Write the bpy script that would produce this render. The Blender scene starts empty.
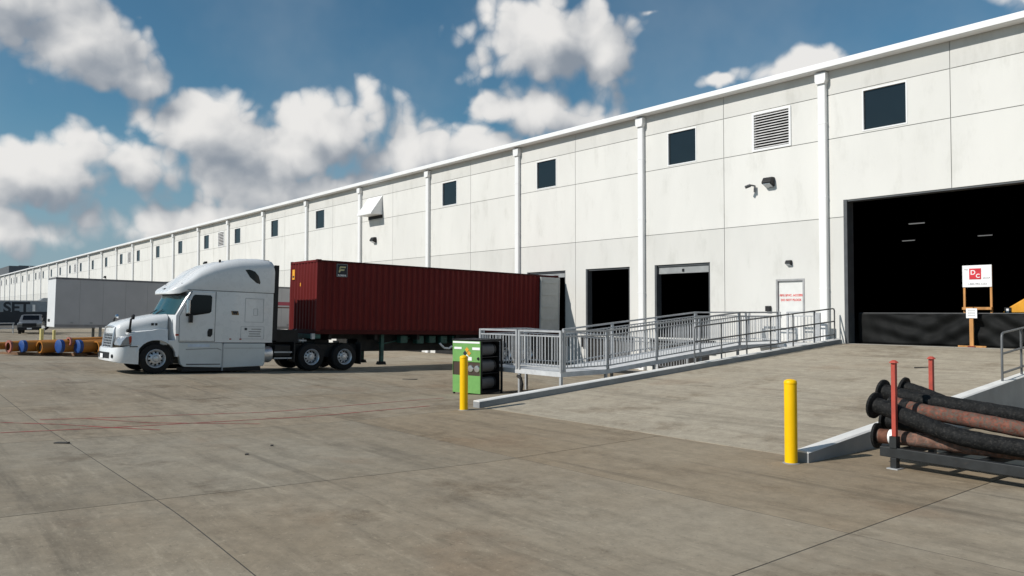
import bpy, bmesh, math, random
from mathutils import Vector, Matrix
random.seed(7)
R = math.radians
scene = bpy.context.scene
col = scene.collection

# ------------------------------------------------------------ camera
cam_data = bpy.data.cameras.new('camera')
cam_data.sensor_width = 36.0
cam_data.lens = 785.0 / 1024.0 * 36.0
cam_data.clip_start = 0.1
cam_data.clip_end = 3000.0
cam = bpy.data.objects.new('camera', cam_data)
cam.location = (0, 0, 2.25)
cam.rotation_euler = (R(90) + math.atan(22.5 / 785.0), 0, R(50.5))
col.objects.link(cam)
scene.camera = cam

# ------------------------------------------------------------ light and exposure
SUN_D = Vector((0.33, 1.23, -1.0)).normalized()          # direction the sunlight travels
sun_data = bpy.data.lights.new('sun', 'SUN')
sun_data.energy = 4.3
sun_data.angle = R(0.53)
sun_data.color = (1.0, 0.955, 0.89)
sun = bpy.data.objects.new('sun', sun_data)
sun.rotation_euler = SUN_D.to_track_quat('-Z', 'Y').to_euler()
sun.location = (-10, -40, 60)
col.objects.link(sun)
scene.view_settings.view_transform = 'Standard'
scene.view_settings.look = 'None'
scene.view_settings.exposure = 0.0
scene.view_settings.gamma = 1.0
scene.view_settings.use_curve_mapping = False


class NT:
    """small helper to wire math nodes"""
    def __init__(self, tree):
        self.t = tree

    def new(self, kind, **kw):
        n = self.t.nodes.new(kind)
        for k, v in kw.items():
            setattr(n, k, v)
        return n

    def put(self, sock, v):
        if hasattr(v, 'links') or isinstance(v, bpy.types.NodeSocket):
            self.t.links.new(v, sock)
        else:
            sock.default_value = v

    def m(self, op, a, b=0.0, c=None, clamp=False):
        n = self.new('ShaderNodeMath', operation=op, use_clamp=clamp)
        self.put(n.inputs[0], a)
        self.put(n.inputs[1], b)
        if c is not None:
            self.put(n.inputs[2], c)
        return n.outputs[0]

    def vm(self, op, a, b=(0, 0, 0)):
        n = self.new('ShaderNodeVectorMath', operation=op)
        self.put(n.inputs[0], a)
        self.put(n.inputs[1], b)
        return n.outputs[0]

    def mix(self, f, a, b, kind='MIX'):
        n = self.new('ShaderNodeMix', data_type='RGBA', blend_type=kind)
        self.put(n.inputs[0], f)
        self.put(n.inputs[6], a)
        self.put(n.inputs[7], b)
        return n.outputs[2]

    def ramp(self, f, a, b):
        n = self.new('ShaderNodeMapRange', interpolation_type='SMOOTHSTEP')
        self.put(n.inputs[0], f)
        n.inputs[1].default_value = a
        n.inputs[2].default_value = b
        return n.outputs[0]

    def noise(self, vec, scale, detail=4.0, rough=0.55, out=0):
        n = self.new('ShaderNodeTexNoise')
        self.put(n.inputs['Vector'], vec)
        n.inputs['Scale'].default_value = scale
        n.inputs['Detail'].default_value = detail
        n.inputs['Roughness'].default_value = rough
        return n.outputs[out]


# ------------------------------------------------------------ world: sky with cumulus
world = bpy.data.worlds.new('World')
scene.world = world
world.use_nodes = True
world.cycles.sampling_method = 'MANUAL'
world.cycles.sample_map_resolution = 256
world.node_tree.nodes.clear()

CLOUDS = [  # azimuth, elevation, half width, half height (degrees), strength
    (-48.0, 18.9, 5.8, 3.6, 1.3), (-44.2, 17.8, 3.4, 2.8, 1.15), (-48.6, 14.2, 5.4, 2.4, 1.25), (-52.6, 11.6, 4.6, 2.4, 1.15),
    (-57.0, 11.6, 5.0, 2.6, 1.2), (-63.4, 12.4, 4.4, 2.9, 1.25), (-66.6, 10.6, 4.0, 2.8, 1.15), (-72.2, 12.0, 4.6, 3.2, 1.3),
    (-76.6, 9.6, 5.0, 2.8, 1.15), (-64.0, 8.4, 9.0, 2.4, 1.2), (-81.5, 8.4, 5.6, 2.8, 1.15), (-70.0, 5.6, 14.0, 2.2, 1.05),
    (-84.0, 4.4, 9.0, 2.0, 1.0), (-79.2, 16.9, 5.6, 2.9, 1.2), (-75.6, 15.0, 3.0, 1.6, 1.0), (-83.4, 18.8, 5.6, 2.6, 1.25),
    (-30.4, 16.2, 3.6, 1.7, 1.0), (-35.6, 15.6, 3.4, 1.0, 0.7), (-16.6, 18.9, 3.8, 1.5, 0.9), (-40.6, 20.4, 2.6, 0.9, 0.45),
    (-120.0, 15.0, 18.0, 5.0, 1.1), (40.0, 17.0, 20.0, 5.0, 1.1), (130.0, 18.0, 24.0, 5.0, 1.1),
]
grp = bpy.data.node_groups.new('cloud_field', 'ShaderNodeTree')
grp.interface.new_socket('dir', in_out='INPUT', socket_type='NodeSocketVector')
grp.interface.new_socket('density', in_out='OUTPUT', socket_type='NodeSocketFloat')
grp.interface.new_socket('bulk', in_out='OUTPUT', socket_type='NodeSocketFloat')
g = NT(grp)
gi = g.new('NodeGroupInput')
go = g.new('NodeGroupOutput')
dirv = g.vm('NORMALIZE', gi.outputs[0])
warp = g.vm('SUBTRACT', g.noise(dirv, 9.0, 3.0, 0.5, 1), (0.5, 0.5, 0.5))
wn = g.new('ShaderNodeVectorMath', operation='SCALE')
g.put(wn.inputs[0], warp)
wn.inputs['Scale'].default_value = 0.06
q = g.vm('ADD', dirv, wn.outputs[0])
sx = g.new('ShaderNodeSeparateXYZ')
g.put(sx.inputs[0], q)
az = g.m('MULTIPLY', g.m('ARCTAN2', sx.outputs[0], sx.outputs[1]), 180.0 / math.pi)
el = g.m('MULTIPLY', g.m('ARCSINE', g.m('MINIMUM', sx.outputs[2], 0.999)), 180.0 / math.pi)
cmb = g.new('ShaderNodeCombineXYZ')
g.put(cmb.inputs[0], az)
g.put(cmb.inputs[1], el)
ae = cmb.outputs[0]
best = None
for (a0, e0, ra, re, st) in CLOUDS:
    ra, re = ra * 0.98, re * 0.98
    n = g.new('ShaderNodeVectorMath', operation='MULTIPLY_ADD')
    g.put(n.inputs[0], ae)
    n.inputs[1].default_value = (1.0 / ra, 1.0 / re, 0.0)
    n.inputs[2].default_value = (-a0 / ra, -e0 / re, 0.0)
    ln = g.new('ShaderNodeVectorMath', operation='LENGTH')
    g.put(ln.inputs[0], n.outputs[0])
    b = g.m('MULTIPLY_ADD', ln.outputs['Value'], -0.85, st)
    best = b if best is None else g.m('SMOOTH_MAX', best, b, 0.15)
best = g.m('MAXIMUM', best, -0.9)
vor = g.new('ShaderNodeTexVoronoi', feature='F1')
g.put(vor.inputs['Vector'], q)
vor.inputs['Scale'].default_value = 15.0
vor.inputs['Detail'].default_value = 2.0
vor.inputs['Roughness'].default_value = 0.6
puff = g.m('SUBTRACT', 0.50, vor.outputs['Distance'])
fb = g.m('SUBTRACT', g.noise(q, 8.0, 6.0, 0.62), 0.5)
D = g.m('ADD', best, g.m('ADD', g.m('MULTIPLY', puff, 0.70), g.m('MULTIPLY', fb, 0.85)))
g.put(go.inputs[0], D)
g.put(go.inputs[1], best)

w = NT(world.node_tree)
tc = w.new('ShaderNodeTexCoord')
gen = tc.outputs['Generated']


def field(off):
    n = w.new('ShaderNodeGroup')
    n.node_tree = grp
    w.put(n.inputs[0], w.vm('ADD', gen, off))
    return n.outputs[0], n.outputs[1]


d0, k0 = field((0, 0, 0))
d1, k1 = field((-0.020, -0.020, 0.034))
alpha = w.ramp(d0, -0.04, 0.36)
slope = w.m('ADD', w.m('MULTIPLY', w.m('SUBTRACT', d0, d1), 1.0), w.m('MULTIPLY', w.m('SUBTRACT', k0, k1), 0.45))
shade = w.ramp(slope, -0.80, 0.95)
sky = w.new('ShaderNodeTexSky', sky_type='NISHITA')
sky.sun_disc = False
sky.sun_elevation = math.asin(-SUN_D.z)
sky.sun_rotation = math.atan2(-SUN_D.x, -SUN_D.y)
sky.air_density = 1.0
sky.dust_density = 0.3
sky.ozone_density = 3.0
blue = w.mix(1.0, sky.outputs[0], (0.68, 1.04, 1.04, 1), 'MULTIPLY')
cloudc = w.mix(shade, (3.5, 4.0, 4.7, 1), (11.4, 11.2, 10.9, 1))
sep = w.new('ShaderNodeSeparateXYZ')
w.put(sep.inputs[0], gen)
veil = w.m('MULTIPLY', w.ramp(w.noise(gen, 3.2, 5.0, 0.55), 0.42, 0.75), 0.22)
low = w.m('MULTIPLY', w.m('SUBTRACT', 1.0, w.ramp(sep.outputs[2], 0.02, 0.24)), 0.80)
base = w.mix(veil, w.mix(low, blue, (3.7, 4.9, 6.0, 1)), (5.6, 6.2, 6.8, 1))
final = w.mix(w.m('MULTIPLY', alpha, 0.97), base, cloudc)
bg = w.new('ShaderNodeBackground')
w.put(bg.inputs[0], final)
bg.inputs[1].default_value = 0.074
wo = w.new('ShaderNodeOutputWorld')
world.node_tree.links.new(bg.outputs[0], wo.inputs[0])

# ------------------------------------------------------------ materials
MATS = {}


def mat(name, color, rough=0.6, metal=0.0, var=0.12, vscale=3.0, bump=0.0, bscale=60.0, stretch=(1, 1, 1), dark=None, dth=(0.55, 0.75),
        damt=0.5, tint=False, spec=0.5, coat=0.0, emit=0.0, world_space=False):
    if name in MATS:
        return MATS[name]
    m = bpy.data.materials.new(name)
    m.use_nodes = True
    t = NT(m.node_tree)
    bs = m.node_tree.nodes['Principled BSDF']
    bs.inputs['Roughness'].default_value = rough
    bs.inputs['Metallic'].default_value = metal
    bs.inputs['Specular IOR Level'].default_value = spec
    bs.inputs['Coat Weight'].default_value = coat
    if world_space:
        vec = t.new('ShaderNodeNewGeometry').outputs['Position']
    else:
        vec = t.new('ShaderNodeTexCoord').outputs['Object']
    mp = t.new('ShaderNodeMapping')
    mp.inputs['Scale'].default_value = stretch
    t.put(mp.inputs[0], vec)
    v = mp.outputs[0]
    c4 = (*color, 1)
    lo = tuple(c * (1 - var) for c in color) + (1,)
    hi = tuple(min(1, c * (1 + var)) for c in color) + (1,)
    c = t.mix(t.ramp(t.noise(v, vscale, 6.0, 0.6), 0.3, 0.7), lo, hi)
    if dark is not None:
        f = t.m('MULTIPLY', t.ramp(t.noise(v, vscale * 2.3, 8.0, 0.68), *dth), damt)
        c = t.mix(f, c, (*dark, 1))
    if tint:
        oi = t.new('ShaderNodeObjectInfo')
        c = t.mix(1.0, c, oi.outputs['Color'], 'MULTIPLY')
    t.put(bs.inputs['Base Color'], c)
    rr = t.m('MULTIPLY_ADD', t.noise(v, vscale * 4, 4.0, 0.6), 0.25, rough - 0.12, clamp=True)
    t.put(bs.inputs['Roughness'], rr)
    if emit:
        bs.inputs['Emission Color'].default_value = c4
        bs.inputs['Emission Strength'].default_value = emit
    if bump:
        bn = t.new('ShaderNodeBump')
        bn.inputs['Strength'].default_value = bump
        bn.inputs['Distance'].default_value = 0.01
        t.put(bn.inputs['Height'], t.noise(v, bscale, 5.0, 0.6))
        t.put(bs.inputs['Normal'], bn.outputs[0])
    MATS[name] = m
    return m


def concrete_mat(name, color, brown, sweep=(0.25, 1.6, 1.0)):
    m = bpy.data.materials.new(name)
    m.use_nodes = True
    t = NT(m.node_tree)
    bs = m.node_tree.nodes['Principled BSDF']
    pos = t.new('ShaderNodeNewGeometry').outputs['Position']
    mp = t.new('ShaderNodeMapping')
    mp.inputs['Scale'].default_value = sweep
    mp.inputs['Rotation'].default_value = (0, 0, R(12))
    t.put(mp.inputs[0], pos)
    st = mp.outputs[0]
    oi = t.new('ShaderNodeObjectInfo')
    c = t.mix(t.ramp(t.noise(pos, 0.22, 6.0, 0.65), 0.36, 0.64), (*color, 1), (*brown, 1))
    f1 = t.m('MULTIPLY', t.ramp(t.noise(st, 0.9, 8.0, 0.72), 0.47, 0.70), 0.62)
    c = t.mix(f1, c, (color[0] * .50, color[1] * .48, color[2] * .46, 1))
    f2 = t.m('MULTIPLY', t.ramp(t.noise(st, 2.6, 8.0, 0.72), 0.54, 0.74), 0.50)
    c = t.mix(f2, c, (min(1, color[0] * 1.5), min(1, color[1] * 1.5), min(1, color[2] * 1.48), 1))
    f3 = t.m('MULTIPLY', t.ramp(t.noise(pos, 0.55, 10.0, 0.74), 0.52, 0.68), 0.72)
    c = t.mix(f3, c, (color[0] * .46, color[1] * .40, color[2] * .34, 1))
    f6 = t.m('MULTIPLY', t.ramp(t.noise(pos, 0.40, 4.0, 0.6), 0.56, 0.70), 0.34)
    c = t.mix(f6, c, (brown[0] * .82, brown[1] * .66, brown[2] * .56, 1))
    sp = t.new('ShaderNodeMapping')
    sp.inputs['Scale'].default_value = (0.10, 3.2, 1.0)
    sp.inputs['Rotation'].default_value = (0, 0, R(-38))
    t.put(sp.inputs[0], pos)
    f7 = t.m('MULTIPLY', t.ramp(t.noise(sp.outputs[0], 0.8, 6.0, 0.62), 0.58, 0.70), 0.48)
    c = t.mix(f7, c, (color[0] * .40, color[1] * .39, color[2] * .38, 1))
    f8 = t.m('MULTIPLY_ADD', t.noise(pos, 3.4, 9.0, 0.80), 1.15, 0.42)
    vv = t.new('ShaderNodeCombineXYZ')
    for k_ in range(3):
        t.put(vv.inputs[k_], f8)
    c = t.mix(1.0, c, vv.outputs[0], 'MULTIPLY')
    f4 = t.m('MULTIPLY', t.ramp(t.noise(pos, 11.0, 6.0, 0.82), 0.55, 0.70), 0.58)
    c = t.mix(f4, c, (color[0] * .36, color[1] * .35, color[2] * .33, 1))
    f5 = t.m('MULTIPLY', t.ramp(t.noise(pos, 17.0, 5.0, 0.82), 0.56, 0.72), 0.50)
    c = t.mix(f5, c, (min(1, color[0] * 1.8), min(1, color[1] * 1.8), min(1, color[2] * 1.8), 1))
    c = t.mix(1.0, c, oi.outputs['Color'], 'MULTIPLY')
    t.put(bs.inputs['Base Color'], c)
    t.put(bs.inputs['Roughness'], t.m('MULTIPLY_ADD', t.noise(pos, 1.3, 5.0, 0.6), 0.35, 0.62))
    bs.inputs['Specular IOR Level'].default_value = 0.32
    bn = t.new('ShaderNodeBump')
    bn.inputs['Strength'].default_value = 0.35
    bn.inputs['Distance'].default_value = 0.008
    t.put(bn.inputs['Height'], t.noise(pos, 55.0, 6.0, 0.7))
    t.put(bs.inputs['Normal'], bn.outputs[0])
    MATS[name] = m
    return m


def glass_mat(name, color, rough=0.06, spec=0.8, alpha=1.0):
    m = bpy.data.materials.new(name)
    m.use_nodes = True
    t = NT(m.node_tree)
    bs = m.node_tree.nodes['Principled BSDF']
    tcn = t.new('ShaderNodeTexCoord')
    c = t.mix(t.noise(tcn.outputs['Object'], 1.5, 3.0), (*[x * .8 for x in color], 1), (*[x * 1.2 for x in color], 1))
    t.put(bs.inputs['Base Color'], c)
    bs.inputs['Roughness'].default_value = rough
    bs.inputs['Specular IOR Level'].default_value = spec
    bs.inputs['Alpha'].default_value = alpha
    MATS[name] = m
    return m


CONC = concrete_mat('yard_concrete', (0.305, 0.264, 0.200), (0.268, 0.220, 0.156))
RAMPC = concrete_mat('ramp_concrete', (0.375, 0.330, 0.256), (0.345, 0.297, 0.225), (0.22, 2.4, 1.0))
SEAL = mat('joint_sealant', (0.075, 0.066, 0.053), 0.9, vscale=1.0, world_space=True)
PANEL = mat('painted_wall_panel', (0.705, 0.695, 0.662), 0.75, var=0.035, vscale=0.55, bump=0.10, bscale=25, stretch=(1.0, 1.0, 0.35),
            dark=(0.50, 0.49, 0.45), dth=(0.50, 0.74), damt=0.42, tint=True, spec=0.2, world_space=True)
CORE = mat('joint_backing_grey', (0.33, 0.33, 0.31), 0.9, vscale=1.0)  # even grey backing seen through the panel joints
TRIM = mat('white_metal_trim', (0.79, 0.79, 0.785), 0.5, var=0.03, dark=(0.6, 0.59, 0.56), dth=(0.62, 0.85), damt=0.25, vscale=1.2, stretch=(1, 1, .3), spec=0.3)
WINDOW = glass_mat('dark_window_glass', (0.010, 0.014, 0.017), 0.05, 0.55)
DARKINT = mat('shade_black_interior', (0.018, 0.018, 0.018), 0.9, spec=0.1)  # near-black albedo stands in for the hall's lack of light
DOORFRAME = mat('dark_grey_steel', (0.075, 0.08, 0.085), 0.5, 0.0)
DOORGREY = mat('grey_overhead_door', (0.30, 0.31, 0.31), 0.5)
WHITEPAINT = mat('white_kerb_paint', (0.72, 0.71, 0.68), 0.7, var=0.06, dark=(0.36, 0.34, 0.31), dth=(0.56, 0.74), damt=0.6, vscale=2.0, bump=0.2, world_space=True)
KERBSIDE = mat('weathered_shaded_kerb_side', (0.26, 0.27, 0.275), 0.8, var=0.12, dark=(0.22, 0.22, 0.21), dth=(0.5, 0.75), damt=0.55, vscale=1.6, bump=0.25, world_space=True)  # grey deepened for the side's shade; blotches are weathering
GALV = mat('galvanised_rail', (0.43, 0.44, 0.45), 0.5, 0.25, var=0.12, vscale=5)
PIPEGREY = mat('grey_pipe_rail', (0.12, 0.124, 0.128), 0.45, 0.2, var=0.15, vscale=5)
ALU = mat('aluminium_deck', (0.62, 0.63, 0.64), 0.5, 0.2, var=0.1, vscale=4)
YELLOW = mat('yellow_bollard_paint', (0.90, 0.52, 0.0), 0.45, spec=.25, var=0.06, vscale=4, dark=(0.34, 0.21, 0.03), dth=(0.64, 0.8), damt=0.55, stretch=(1, 1, .5))
PALEYEL = mat('pale_yellow_paint', (0.66, 0.56, 0.22), 0.6)
TRUCKW = mat('white_truck_paint', (0.73, 0.74, 0.74), 0.28, var=0.02, vscale=1.0, dark=(0.5, 0.49, 0.47), dth=(0.62, 0.9), damt=0.12, coat=0.4)
SKIRTW = mat('white_side_skirt', (0.60, 0.63, 0.63), 0.38, var=0.04, vscale=1.5, dark=(0.36, 0.35, 0.33), dth=(0.55, 0.85), damt=0.35)
CHROME = mat('chrome', (0.75, 0.76, 0.78), 0.18, 1.0, var=0.04)
RIM = mat('polished_wheel', (0.60, 0.61, 0.63), 0.30, 0.6, var=0.08, vscale=9)
BLACK = mat('black_plastic', (0.014, 0.014, 0.015), 0.55, spec=0.35)
RUBBER = mat('tyre_rubber', (0.017, 0.016, 0.016), 0.8, spec=0.25, bump=0.3, bscale=40)
CHASSIS = mat('black_chassis_steel', (0.020, 0.019, 0.018), 0.6, spec=0.3, var=.3)
GREENST = mat('green_trailer_steel', (0.018, 0.085, 0.070), 0.5, var=.25, vscale=5, dark=(0.02, 0.02, 0.018), dth=(.5, .7), damt=.6)
WSHIELD = glass_mat('windshield_glass', (0.022, 0.065, 0.072), 0.05, 0.9)
DARKGLASS = glass_mat('cab_side_glass', (0.004, 0.004, 0.005), 0.05, 0.35)
LENS = mat('headlight_lens', (0.34, 0.36, 0.38), 0.12, 0.35, coat=0.6)
AMBER = mat('red_amber_lens', (0.36, 0.035, 0.01), 0.25)
RED = mat('container_red', (0.125, 0.0115, 0.0105), 0.50, var=0.10, vscale=0.8, stretch=(1, 1, .3), dark=(0.055, 0.012, 0.01), dth=(0.56, 0.82), damt=0.55, spec=0.16)
REDRAIL = mat('container_rail_red', (0.060, 0.009, 0.008), 0.55, var=0.15, vscale=2.0, spec=0.12)
CGREY = mat('container_door_grey', (0.42, 0.43, 0.42), 0.55, var=.06)
LOGODARK = mat('dark_logo_print', (0.012, 0.016, 0.025), 0.6)
LOGOYEL = mat('cream_logo_print', (0.55, 0.50, 0.26), 0.6)
LABELYEL = mat('orange_label', (0.75, 0.33, 0.02), 0.6)
TRAILERW = mat('white_trailer_skin', (0.66, 0.67, 0.68), 0.5, var=.05, vscale=.6, dark=(0.42, .42, .42), dth=(.5, .8), damt=.35)
TRAILERSHADE = mat('shaded_trailer_side', (0.45, 0.44, 0.445), 0.55, var=.05, vscale=.7)  # white skin greyed to carry the shade of the sides
TEXTRED = mat('red_lettering', (0.62, 0.06, 0.05), 0.6)
TEXTGREY = mat('grey_lettering', (0.16, 0.16, 0.17), 0.6)
PINKRED = mat('faded_red_lettering', (0.36, 0.06, 0.09), 0.6)
SIGNW = mat('white_sign_board', (0.84, 0.84, 0.84), 0.6, var=.02)
LOGORED = mat('red_logo_print', (0.58, 0.02, 0.035), 0.5, var=.15, vscale=5)
WOOD = mat('orange_pine_wood', (0.50, 0.24, 0.075), 0.7, var=.25, vscale=6, stretch=(1, 1, .2), bump=.2)
TARP = mat('black_mesh_tarp', (0.008, 0.0085, 0.0085), 0.68, var=.3, vscale=2, spec=0.14)
GREEN = mat('green_panel_paint', (0.155, 0.36, 0.095), 0.5, var=.07, vscale=5, dark=(.1, .2, .08), dth=(.6, .8), damt=.4)
BROWND = mat('dark_brown_band', (0.050, 0.030, 0.020), 0.6)
HOSEBLK = mat('black_hose_rubber', (0.010, 0.0105, 0.011), 0.70, var=.4, vscale=13, dark=(0.075, 0.070, 0.062), dth=(.48, .72), damt=.45, bump=.9, bscale=40, spec=.16)
HOSERED = mat('worn_red_hose', (0.175, 0.068, 0.048), 0.85, var=.4, vscale=12, spec=.1, dark=(0.10, 0.09, 0.075), dth=(.42, .58), damt=.85, bump=.6, bscale=60)
HOSEBRN = mat('worn_brown_hose', (0.19, 0.105, 0.078), 0.85, var=.4, vscale=12, spec=.1, dark=(0.10, 0.095, 0.085), dth=(.45, .62), damt=.8, bump=.6, bscale=60)
REDPOST = mat('faded_red_post', (0.42, 0.062, 0.040), 0.6, var=.12, vscale=8, dark=(.12, .05, .035), dth=(.58, .74), damt=.6)
RUST = mat('rusty_steel', (0.12, 0.045, 0.025), 0.8, var=.4, vscale=14)
RACK = mat('dark_rack_steel', (0.014, 0.016, 0.017), 0.6, var=.3, vscale=6, dark=(.09, .06, .045), dth=(.6, .8), damt=.5)
ORANGE = mat('orange_pipe_coating', (0.42, 0.165, 0.022), 0.5, var=.15, vscale=3, dark=(.10, .04, .02), dth=(.5, .75), damt=.5)
BLUECAP = mat('blue_end_cap', (0.010, 0.060, 0.24), 0.5)
PINKFL = mat('primer_red_flange', (0.34, 0.12, 0.09), 0.7)
SILVER = mat('silver_car_paint', (0.17, 0.175, 0.18), 0.3, 0.4, coat=.5)
YELMACH = mat('yellow_machine_paint', (0.72, 0.33, 0.02), 0.45)
REDLINE = mat('red_ground_paint', (0.36, 0.060, 0.055), 0.85, var=.2, vscale=2, dark=(0.26, 0.19, 0.15), dth=(.46, .66), damt=.85, world_space=True)
PALELINE = mat('pale_ground_chalk', (0.345, 0.31, 0.25), 0.9, var=.2, vscale=3, dark=(0.255, 0.22, 0.17), dth=(.36, .54), damt=1.0, world_space=True)
DEBRIS = mat('dark_debris', (0.06, 0.055, 0.05), 0.8)


# ------------------------------------------------------------ mesh helpers
class MB:
    def __init__(self, M=None):
        self.v, self.f = [], []
        self.M = M or Matrix.Identity(4)

    def add(self, vs, fs):
        n = len(self.v)
        self.v += [tuple(self.M @ Vector(p)) for p in vs]
        self.f += [tuple(i + n for i in f) for f in fs]
        return self

    def box(self, x0, x1, y0, y1, z0, z1):
        x0, x1 = min(x0, x1), max(x0, x1)
        y0, y1 = min(y0, y1), max(y0, y1)
        z0, z1 = min(z0, z1), max(z0, z1)
        return self.add([(x0, y0, z0), (x1, y0, z0), (x1, y1, z0), (x0, y1, z0), (x0, y0, z1), (x1, y0, z1), (x1, y1, z1), (x0, y1, z1)],
                        [(0, 3, 2, 1), (4, 5, 6, 7), (0, 1, 5, 4), (1, 2, 6, 5), (2, 3, 7, 6), (3, 0, 4, 7)])

    def beam(self, a, b, w, h, up=(0, 0, 1)):
        a, b = Vector(a), Vector(b)
        d = (b - a).normalized()
        s = d.cross(Vector(up))
        if s.length < 1e-4:
            s = d.cross(Vector((1, 0, 0)))
        s.normalize()
        t = s.cross(d)
        vs = []
        for p in (a, b):
            for i, j in ((-1, -1), (1, -1), (1, 1), (-1, 1)):
                vs.append(p + s * (w / 2 * i) + t * (h / 2 * j))
        return self.add(vs, [(0, 3, 2, 1), (4, 5, 6, 7), (0, 1, 5, 4), (1, 2, 6, 5), (2, 3, 7, 6), (3, 0, 4, 7)])

    def tube(self, pts, r, n=10, caps=True):
        pts = [Vector(p) for p in pts]
        rs = r if isinstance(r, (list, tuple)) else [r] * len(pts)
        vs, fs = [], []
        prev = None
        for i, p in enumerate(pts):
            d = (pts[min(i + 1, len(pts) - 1)] - pts[max(i - 1, 0)]).normalized()
            if prev is None:
                s = d.cross(Vector((0, 0, 1)))
                if s.length < 1e-3:
                    s = d.cross(Vector((1, 0, 0)))
            else:
                s = prev - d * prev.dot(d)
            s.normalize()
            prev = s
            t = d.cross(s)
            for k in range(n):
                a = 2 * math.pi * k / n
                vs.append(p + (s * math.cos(a) + t * math.sin(a)) * rs[i])
        for i in range(len(pts) - 1):
            for k in range(n):
                fs.append((i * n + k, i * n + (k + 1) % n, (i + 1) * n + (k + 1) % n, (i + 1) * n + k))
        if caps:
            fs.append(tuple(range(n - 1, -1, -1)))
            fs.append(tuple((len(pts) - 1) * n + k for k in range(n)))
        return self.add(vs, fs)

    def lathe(self, prof, axis='z', n=24, c=(0, 0, 0), close=True):
        """prof: list of (radius, height) along the axis"""
        vs, fs = [], []
        for (r, h) in prof:
            for k in range(n):
                a = 2 * math.pi * k / n
                x, y = r * math.cos(a), r * math.sin(a)
                p = (x, y, h) if axis == 'z' else ((h, x, y) if axis == 'x' else (y, h, x))
                vs.append((p[0] + c[0], p[1] + c[1], p[2] + c[2]))
        m = len(prof)
        for i in range(m - 1):
            for k in range(n):
                fs.append((i * n + k, i * n + (k + 1) % n, (i + 1) * n + (k + 1) % n, (i + 1) * n + k))
        if close:
            fs.append(tuple(range(n - 1, -1, -1)))
            fs.append(tuple((m - 1) * n + k for k in range(n)))
        return self.add(vs, fs)

    def prism(self, poly, a, b, axis='x'):
        """poly in the two other axes, extruded along axis from a to b"""
        n = len(poly)
        vs = []
        for h in (a, b):
            for (p, q_) in poly:
                vs.append((h, p, q_) if axis == 'x' else ((p, h, q_) if axis == 'y' else (p, q_, h)))
        fs = [tuple(range(n)), tuple(range(2 * n - 1, n - 1, -1))]
        for i in range(n):
            j = (i + 1) % n
            fs.append((i, j, n + j, n + i))
        return self.add(vs, fs)

    def loft(self, rings, caps=True, closed=True):
        n = len(rings[0])
        vs = [p for r_ in rings for p in r_]
        fs = []
        for i in range(len(rings) - 1):
            for k in range(n if closed else n - 1):
                fs.append((i * n + k, i * n + (k + 1) % n, (i + 1) * n + (k + 1) % n, (i + 1) * n + k))
        if caps:
            fs.append(tuple(range(n - 1, -1, -1)))
            fs.append(tuple((len(rings) - 1) * n + k for k in range(n)))
        return self.add(vs, fs)

    def cells(self, x0, x1, z0, z1, holes, y0, y1):
        """vertical slab in XZ between y0 (front) and y1 with rectangular holes"""
        hs = []
        for (a, b, c, d) in holes:
            a, b, c, d = max(a, x0), min(b, x1), max(c, z0), min(d, z1)
            if b - a > 1e-3 and d - c > 1e-3:
                hs.append((a, b, c, d))
        xs = sorted(set([x0, x1] + [h[0] for h in hs] + [h[1] for h in hs]))
        zs = sorted(set([z0, z1] + [h[2] for h in hs] + [h[3] for h in hs]))
        idx = {}
        vs, fs = [], []

        def vid(i, j, s):
            if (i, j, s) not in idx:
                idx[(i, j, s)] = len(vs)
                vs.append((xs[i], y0 if s == 0 else y1, zs[j]))
            return idx[(i, j, s)]

        def solid(i, j):
            if i < 0 or j < 0 or i >= len(xs) - 1 or j >= len(zs) - 1:
                return False
            cx, cz = (xs[i] + xs[i + 1]) / 2, (zs[j] + zs[j + 1]) / 2
            return not any(h[0] < cx < h[1] and h[2] < cz < h[3] for h in hs)
        for i in range(len(xs) - 1):
            for j in range(len(zs) - 1):
                if not solid(i, j):
                    continue
                fs.append((vid(i, j, 0), vid(i + 1, j, 0), vid(i + 1, j + 1, 0), vid(i, j + 1, 0)))
                fs.append((vid(i, j, 1), vid(i, j + 1, 1), vid(i + 1, j + 1, 1), vid(i + 1, j, 1)))
                if not solid(i - 1, j):
                    fs.append((vid(i, j, 0), vid(i, j + 1, 0), vid(i, j + 1, 1), vid(i, j, 1)))
                if not solid(i + 1, j):
                    fs.append((vid(i + 1, j, 0), vid(i + 1, j, 1), vid(i + 1, j + 1, 1), vid(i + 1, j + 1, 0)))
                if not solid(i, j - 1):
                    fs.append((vid(i, j, 0), vid(i, j, 1), vid(i + 1, j, 1), vid(i + 1, j, 0)))
                if not solid(i, j + 1):
                    fs.append((vid(i, j + 1, 0), vid(i + 1, j + 1, 0), vid(i + 1, j + 1, 1), vid(i, j + 1, 1)))
        return self.add(vs, fs)

    def mesh(self, name, material):
        me = bpy.data.meshes.new(name)
        me.from_pydata(self.v, [], self.f)
        me.materials.append(material)
        bm = bmesh.new()
        bm.from_mesh(me)
        bmesh.ops.recalc_face_normals(bm, faces=bm.faces)
        bm.to_mesh(me)
        bm.free()
        me.update()
        return me

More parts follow.
